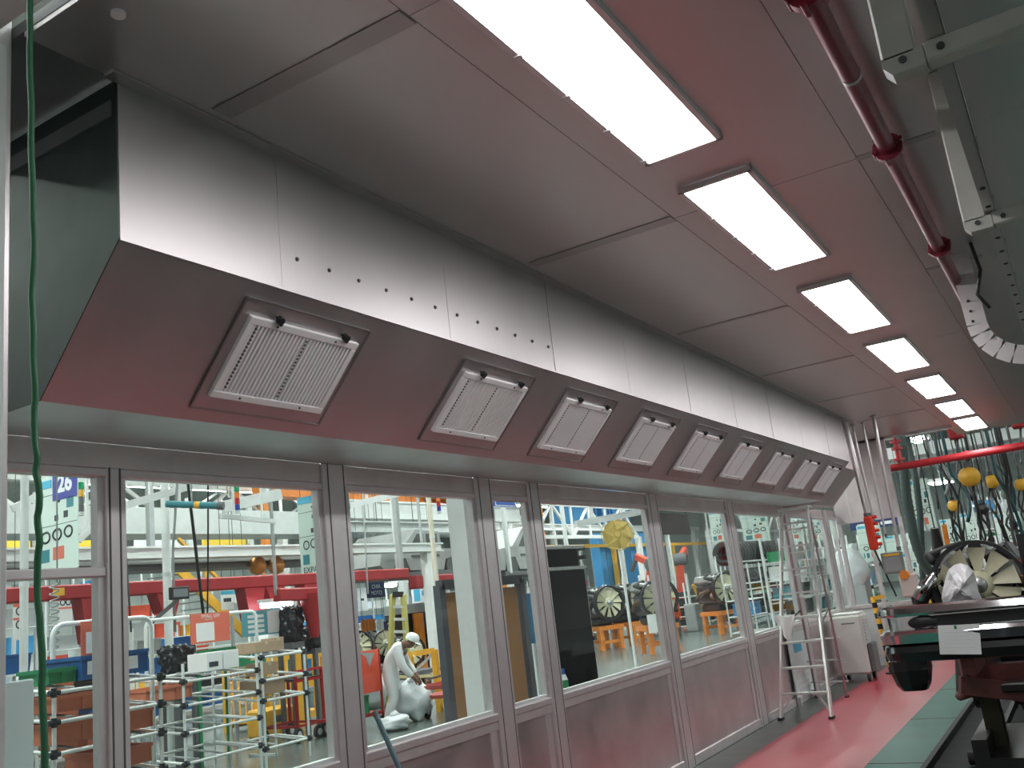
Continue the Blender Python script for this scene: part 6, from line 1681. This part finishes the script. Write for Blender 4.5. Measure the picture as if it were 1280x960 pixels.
cable('short black cable hanging by the curved channel', [Vector((-0.24, 6.4, ZC)), Vector((-0.22, 6.4, 3.3)), Vector((-0.27, 6.4, 3.15)), Vector((-0.22, 6.42, 3.05))], 0.012, BLACK, name='short_cable')

# red pipe across the line far end
pp = thing('cross_pipe', (-1.5, 16.5, 3.06), 'red pipe crossing the line beyond the end of the ceiling', 'pipe')
a, b = on_y(1110, 586, 16.5), on_y(1280, 557, 16.5)
b = a + (b - a) * 2.0
MB().cyl(a, b, 0.06, n=16).build('pipe', REDP, pp)
v0_ = a + (b - a) * 0.05
MB().cyl(v0_, v0_ + UPZ * 0.42, 0.045, n=12).build('riser', REDP, pp)
for k in (0.12, 0.3, 0.42): MB().cyl(v0_ + UPZ * (k - 0.02), v0_ + UPZ * (k + 0.02), 0.09, n=14).build('flange', REDP, pp)
for q in (0.0, 0.3, 0.6): MB().cyl(a.lerp(b, q) - (b - a).normalized() * 0.03, a.lerp(b, q) + (b - a).normalized() * 0.03, 0.075, n=14).build('coupling', REDP, pp)
MB().cyl(v0_ + UPZ * 0.42, Vector((v0_.x, v0_.y, 8.6)), 0.03, n=8).build('riser_pipe', REDP, pp)
MB().cyl(b - RX * 0.5, Vector(((b - RX * 0.5).x, b.y, 8.6)), 0.03, n=8).build('hanger_rod', GREY, pp)

# ---- hanging tools and hoses beyond the ceiling edge
def balancer(label, u, v, dep, sc=1.0, mt=YELLOW, tail=0.9):
    c = at_d(u, v, dep)
    t = thing('tool_balancer', c, label, 'tool balancer', 'tool balancers over the line')
    k = 0.14 * sc
    MB().lathe(c, (0.3, 1, 0), [(0.0, -k * 0.7), (k * 0.8, -k * 0.6), (k, -k * 0.3), (k, k * 0.3), (k * 0.8, k * 0.6), (0, k * 0.7)], 18).build('drum', mt, t)
    MB().box(c + Vector((-k * 0.3, -k * 0.4, k * 0.8)), c + Vector((k * 0.3, k * 0.4, k * 1.5))).build('bracket', DARKMETAL, t)
    MB().cyl(c + UPZ * k * 1.5, Vector((c.x, c.y, 8.6)), 0.012, n=6).build('suspension_rope', BLACK, t)
    r_ = random.Random(int(u * 7 + v))
    for j in range(3):
        P = []; ox, oy = r_.uniform(-0.12, 0.12), r_.uniform(-0.1, 0.1)
        for i in range(7):
            q = i / 6; P.append(c + Vector((ox * math.sin(q * 3 + j) + 0.03 * math.sin(q * 9 + j * 2), oy * q, -k * 0.8 - tail * q)))
        MB().tube(P, 0.014 + 0.006 * j, n=6).build('hose', BLACK, t)
    e_ = c + Vector((0.02, 0, -k * 0.8 - tail))
    MB().cyl(e_ + UPZ * 0.12, e_ - UPZ * 0.18, 0.045, 0.03, n=10).build('tool_body', DARKMETAL, t)
    MB().bar(e_ - UPZ * 0.02, e_ + Vector((0.16, 0.03, -0.1)), 0.04, 0.05).build('tool_grip', BLACK, t)
balancer('largest yellow tool balancer under the crossing red pipe', 1212, 596, 17.0, 1.3, tail=1.4)
balancer('yellow tool balancer right of the largest one', 1240, 602, 17.6, 0.9, tail=1.1)
balancer('small yellow tool balancer left of the largest one', 1192, 632, 17.2, 0.75, tail=0.9)
balancer('yellow tool balancer at the right picture edge', 1277, 606, 17.8, 0.85, tail=0.9)
balancer('dark tool balancer above the engine fan', 1228, 636, 17.3, 0.8, DARKMETAL, tail=0.6)
balancer('grey-green tool balancer near the right edge', 1258, 618, 18.2, 0.7, mat('sage_paint', (0.16, 0.22, 0.17), 0.5), tail=0.6)
rh = random.Random(21)
for i in range(22):
    u0 = 1150 + i * 5.7 + rh.uniform(-1.5, 1.5); dep = rh.uniform(16.6, 19.5)
    p = at_d(u0, rh.uniform(560, 600), dep); ln = rh.uniform(0.7, 1.9); sw = rh.uniform(-0.25, 0.25)
    P = [Vector((p.x, p.y, 8.6)), Vector((p.x, p.y, p.z + 0.5))]
    for k in range(8):
        q = k / 7; P.append(p + Vector((sw * math.sin(q * 2.6), 0.1 * math.sin(q * 4 + i), -ln * q)))
    hc = rh.choice([0, 0, 1, 2, 3])
    tag(MB().tube(P, rh.choice([0.014, 0.018, 0.024, 0.034]), n=6).build('hanging_hose', [BLACK, DGREY, GREY, mat('dark_teal_hose', (0.02, 0.07, 0.08), 0.5)][hc]), '%s hose, %s from the left among those dangling over the line' % (['black', 'dark grey', 'grey', 'dark teal'][hc], ORDW[i]), 'hose', 'hoses dangling over the line')
# big corrugated hose
DG = mat('dark_green_hose', (0.05, 0.075, 0.07), 0.5)
def big_hose(label, pix, dep, r):
    P = [at_d(u, v, dep) for u, v in pix]
    P = [Vector((P[0].x, P[0].y, 8.6))] + P
    F_ = []
    for a, b in zip(P[:-1], P[1:]):
        m_ = max(2, int((b - a).length / 0.05))
        for k in range(m_): F_.append(a.lerp(b, k / m_))
    F_.append(P[-1])
    tag(MB().tube(F_, [r * (1.0 + 0.10 * (i % 2)) for i in range(len(F_))], n=10).build('exhaust_hose', DG), label, 'hose')
big_hose('thick dark green hose hanging and curling toward the engine', [(1128, 560), (1133, 620), (1142, 670), (1152, 700), (1163, 715), (1172, 721)], 16.2, 0.08)
big_hose('second dark hose hanging right beside the thick one', [(1145, 600), (1150, 640), (1152, 690), (1154, 730)], 16.6, 0.055)
t = thing('tool_sling', at_d(1178, 690, 16.8), 'dark bundled tool sling with an orange bar left of the engine fan', 'tool')
a, b = at_d(1168, 660, 16.8), at_d(1176, 705, 16.8)
MB().cyl(a, b, 0.07, 0.13, n=12).build('bundle', BLACK, t)
MB().cyl(a, Vector((a.x, a.y, 8.6)), 0.012, n=6).build('rope', BLACK, t)
a, b = at_d(1180, 656, 16.7), at_d(1186, 690, 16.7)
MB().bar(a, b, 0.07, 0.12).build('orange_bar', ORANGE, t)
MB().cyl(a, Vector((a.x, a.y, 8.6)), 0.008, n=6).build('rope', BLACK, t)

# boards, racks and rails behind the line at the right
rb = [(1074, 655, 1104, 702, 24, 'pictogram board seen past the corner post of the booth'),
      (1108, 668, 1140, 706, 25, 'pictogram board behind the grey display'),
      (1136, 598, 1166, 664, 20, 'tall pictogram board behind the thick dark hose'),
      (1178, 648, 1200, 690, 22, 'pictogram board left above the engine fan'),
      (1204, 640, 1226, 690, 26, 'pictogram board behind the tool balancers'),
      (1246, 640, 1280, 690, 24, 'pictogram board at the right picture edge'),
      (1128, 690, 1150, 742, 18, 'pale green sheet board left of the hose')]
for u0, v0, u1, v1, d, lab in rb:
    board_y('pictogram_board', lab, 'sign', (u0, v0, u1, v1), d, POSTER, STYLE, group='pictogram boards behind the line', hang=1)
hb, _ = board_y('header_board', 'dark navy header board at the foot of the corner sheets', 'sign', (1062, 650, 1125, 660), 25, NAVY, [(PAPER, 'print', [('b', 0.3, 0.5, 0.3, 0.4), ('b', 0.75, 0.5, 0.25, 0.4)])], hang=1)
def gantry(label, y, z, x0, x1, mt, w=0.12):
    t = thing('overhead_rail', ((x0 + x1) / 2, y, z), label, 'rail', 'overhead rails beyond the booth')
    MB().box((x0, y - w / 2, z), (x1, y + w / 2, z + w)).build('rail', mt, t)
    MB().box((x0, y - w, z - 0.02), (x1, y + w, z)).build('flange', mt, t)
    for x in (x0 + 0.3, (x0 + x1) / 2, x1 - 0.3): MB().box((x - 0.03, y - 0.03, z + w), (x + 0.03, y + 0.03, 8.6)).build('hanger', mt, t)
gantry('grey overhead rail just beyond the ceiling edge', 18.0, 3.7, -6, 4, GREY)
gantry('pale overhead rail above the crossing red pipe', 20.0, 4.1, -8, 5, LGREY)
gantry('grey overhead rail behind the hanging tools', 22.5, 3.5, -8, 5, GREY, 0.2)
gantry('pale overhead rail deepest behind the hanging tools', 27, 4.2, -9, 6, LGREY, 0.3)
for i, x in enumerate((-1.6, -0.6, 0.4)):
    t = thing('rail_trolley', (x, 18.0, 3.4), '%s red hoist trolley on the grey overhead rail' % ['left', 'middle', 'right'][i], 'hoist', 'red hoist trolleys')
    MB().box((x - 0.12, 17.86, 3.5), (x + 0.12, 18.14, 3.69)).build('body', REDP, t, bevel=0.02)
    MB().cyl((x, 18, 3.5), (x - 0.1, 17.8, 2.9), 0.02, n=8).build('drop', DARKMETAL, t)
for y, xs in ((19.5, (-3.8, -2.4, -1.0)), (24.0, (-5.0, -3.2, -1.2, 0.8))):
    for i, x in enumerate(xs):
        r_ = pipe_rack('pale pipe work station %d' % i, x, 0.5, [y, y + 1.1], 1.75, [0.3, 0.75, 1.1, 1.5], name='work_station')
        wd = ['first', 'second', 'third', 'fourth'][i]
        r_['label'] = 'pale pipe work station, %s from the left in the %s row past the booth end' % (wd, 'near' if y < 20 else 'far')
        r_['category'] = 'rack'
        for l, z in enumerate((0.36, 0.81, 1.16)):
            ci = (i * 3 + l * 2 + int(y)) % 10
            o = MB().prism([(x - 0.45, z), (x - 0.05, z), (x - 0.03, z + 0.2), (x - 0.45, z + 0.2)], 1, y + 0.1, y + 0.55).build('parts_bin', BINC[ci])
            tag(o, '%s parts bin on the %s %s work station' % (BINN[ci], wd, 'near' if y < 20 else 'far'), 'bin', 'bins on the work stations')
            if (i + l) % 2:
                o = MB().prism([(x - 0.45, z), (x - 0.05, z), (x - 0.03, z + 0.16), (x - 0.45, z + 0.16)], 1, y + 0.62, y + 1.0).build('parts_bin', BINC[(ci + 3) % 10])
                tag(o, '%s parts bin on the %s %s work station' % (BINN[(ci + 3) % 10], wd, 'near' if y < 20 else 'far'), 'bin', 'bins on the work stations')
storage('green-white shelf rack closing the line behind the tools', -2.0, 29, 36, 3.2, 6, 10, 12, [1, 6, 8, 6, 4, 3], 'the shelf rack closing the line', framemat=WHITE)
storage('shelf rack behind the corner window of the booth', -6.0, 22, 30, 2.4, 5, 9, 13, [1, 6, 8, 5, 4, 6], 'the shelf rack behind the corner window', framemat=WHITE)
emis('bay_lamp', (0.95, 1.0, 0.97), 14.0)
for u, v, d, lab in ((1176, 603, 24, 'bright rectangular bay lamp behind the crossing red pipe'), (1228, 631, 30, 'small bay lamp far behind the hanging tools'), (1143, 548, 22, 'bay lamp glowing at the ceiling edge above the red valve riser')):
    c = at_d(u, v, d); t = thing('bay_lamp', c, lab, 'lamp', 'bay lamps past the booth')
    MB().box(c + Vector((-0.25, -0.5, -0.02)), c + Vector((0.25, 0.5, 0.0))).build('diffuser', MATS['bay_lamp'], t)
    MB().box(c + Vector((-0.28, -0.53, 0.0)), c + Vector((0.28, 0.53, 0.08))).build('housing', WHITE, t)
    MB().cyl(c + UPZ * 0.08, Vector((c.x, c.y, 8.6)), 0.015, n=6).build('hanger', GREY, t)
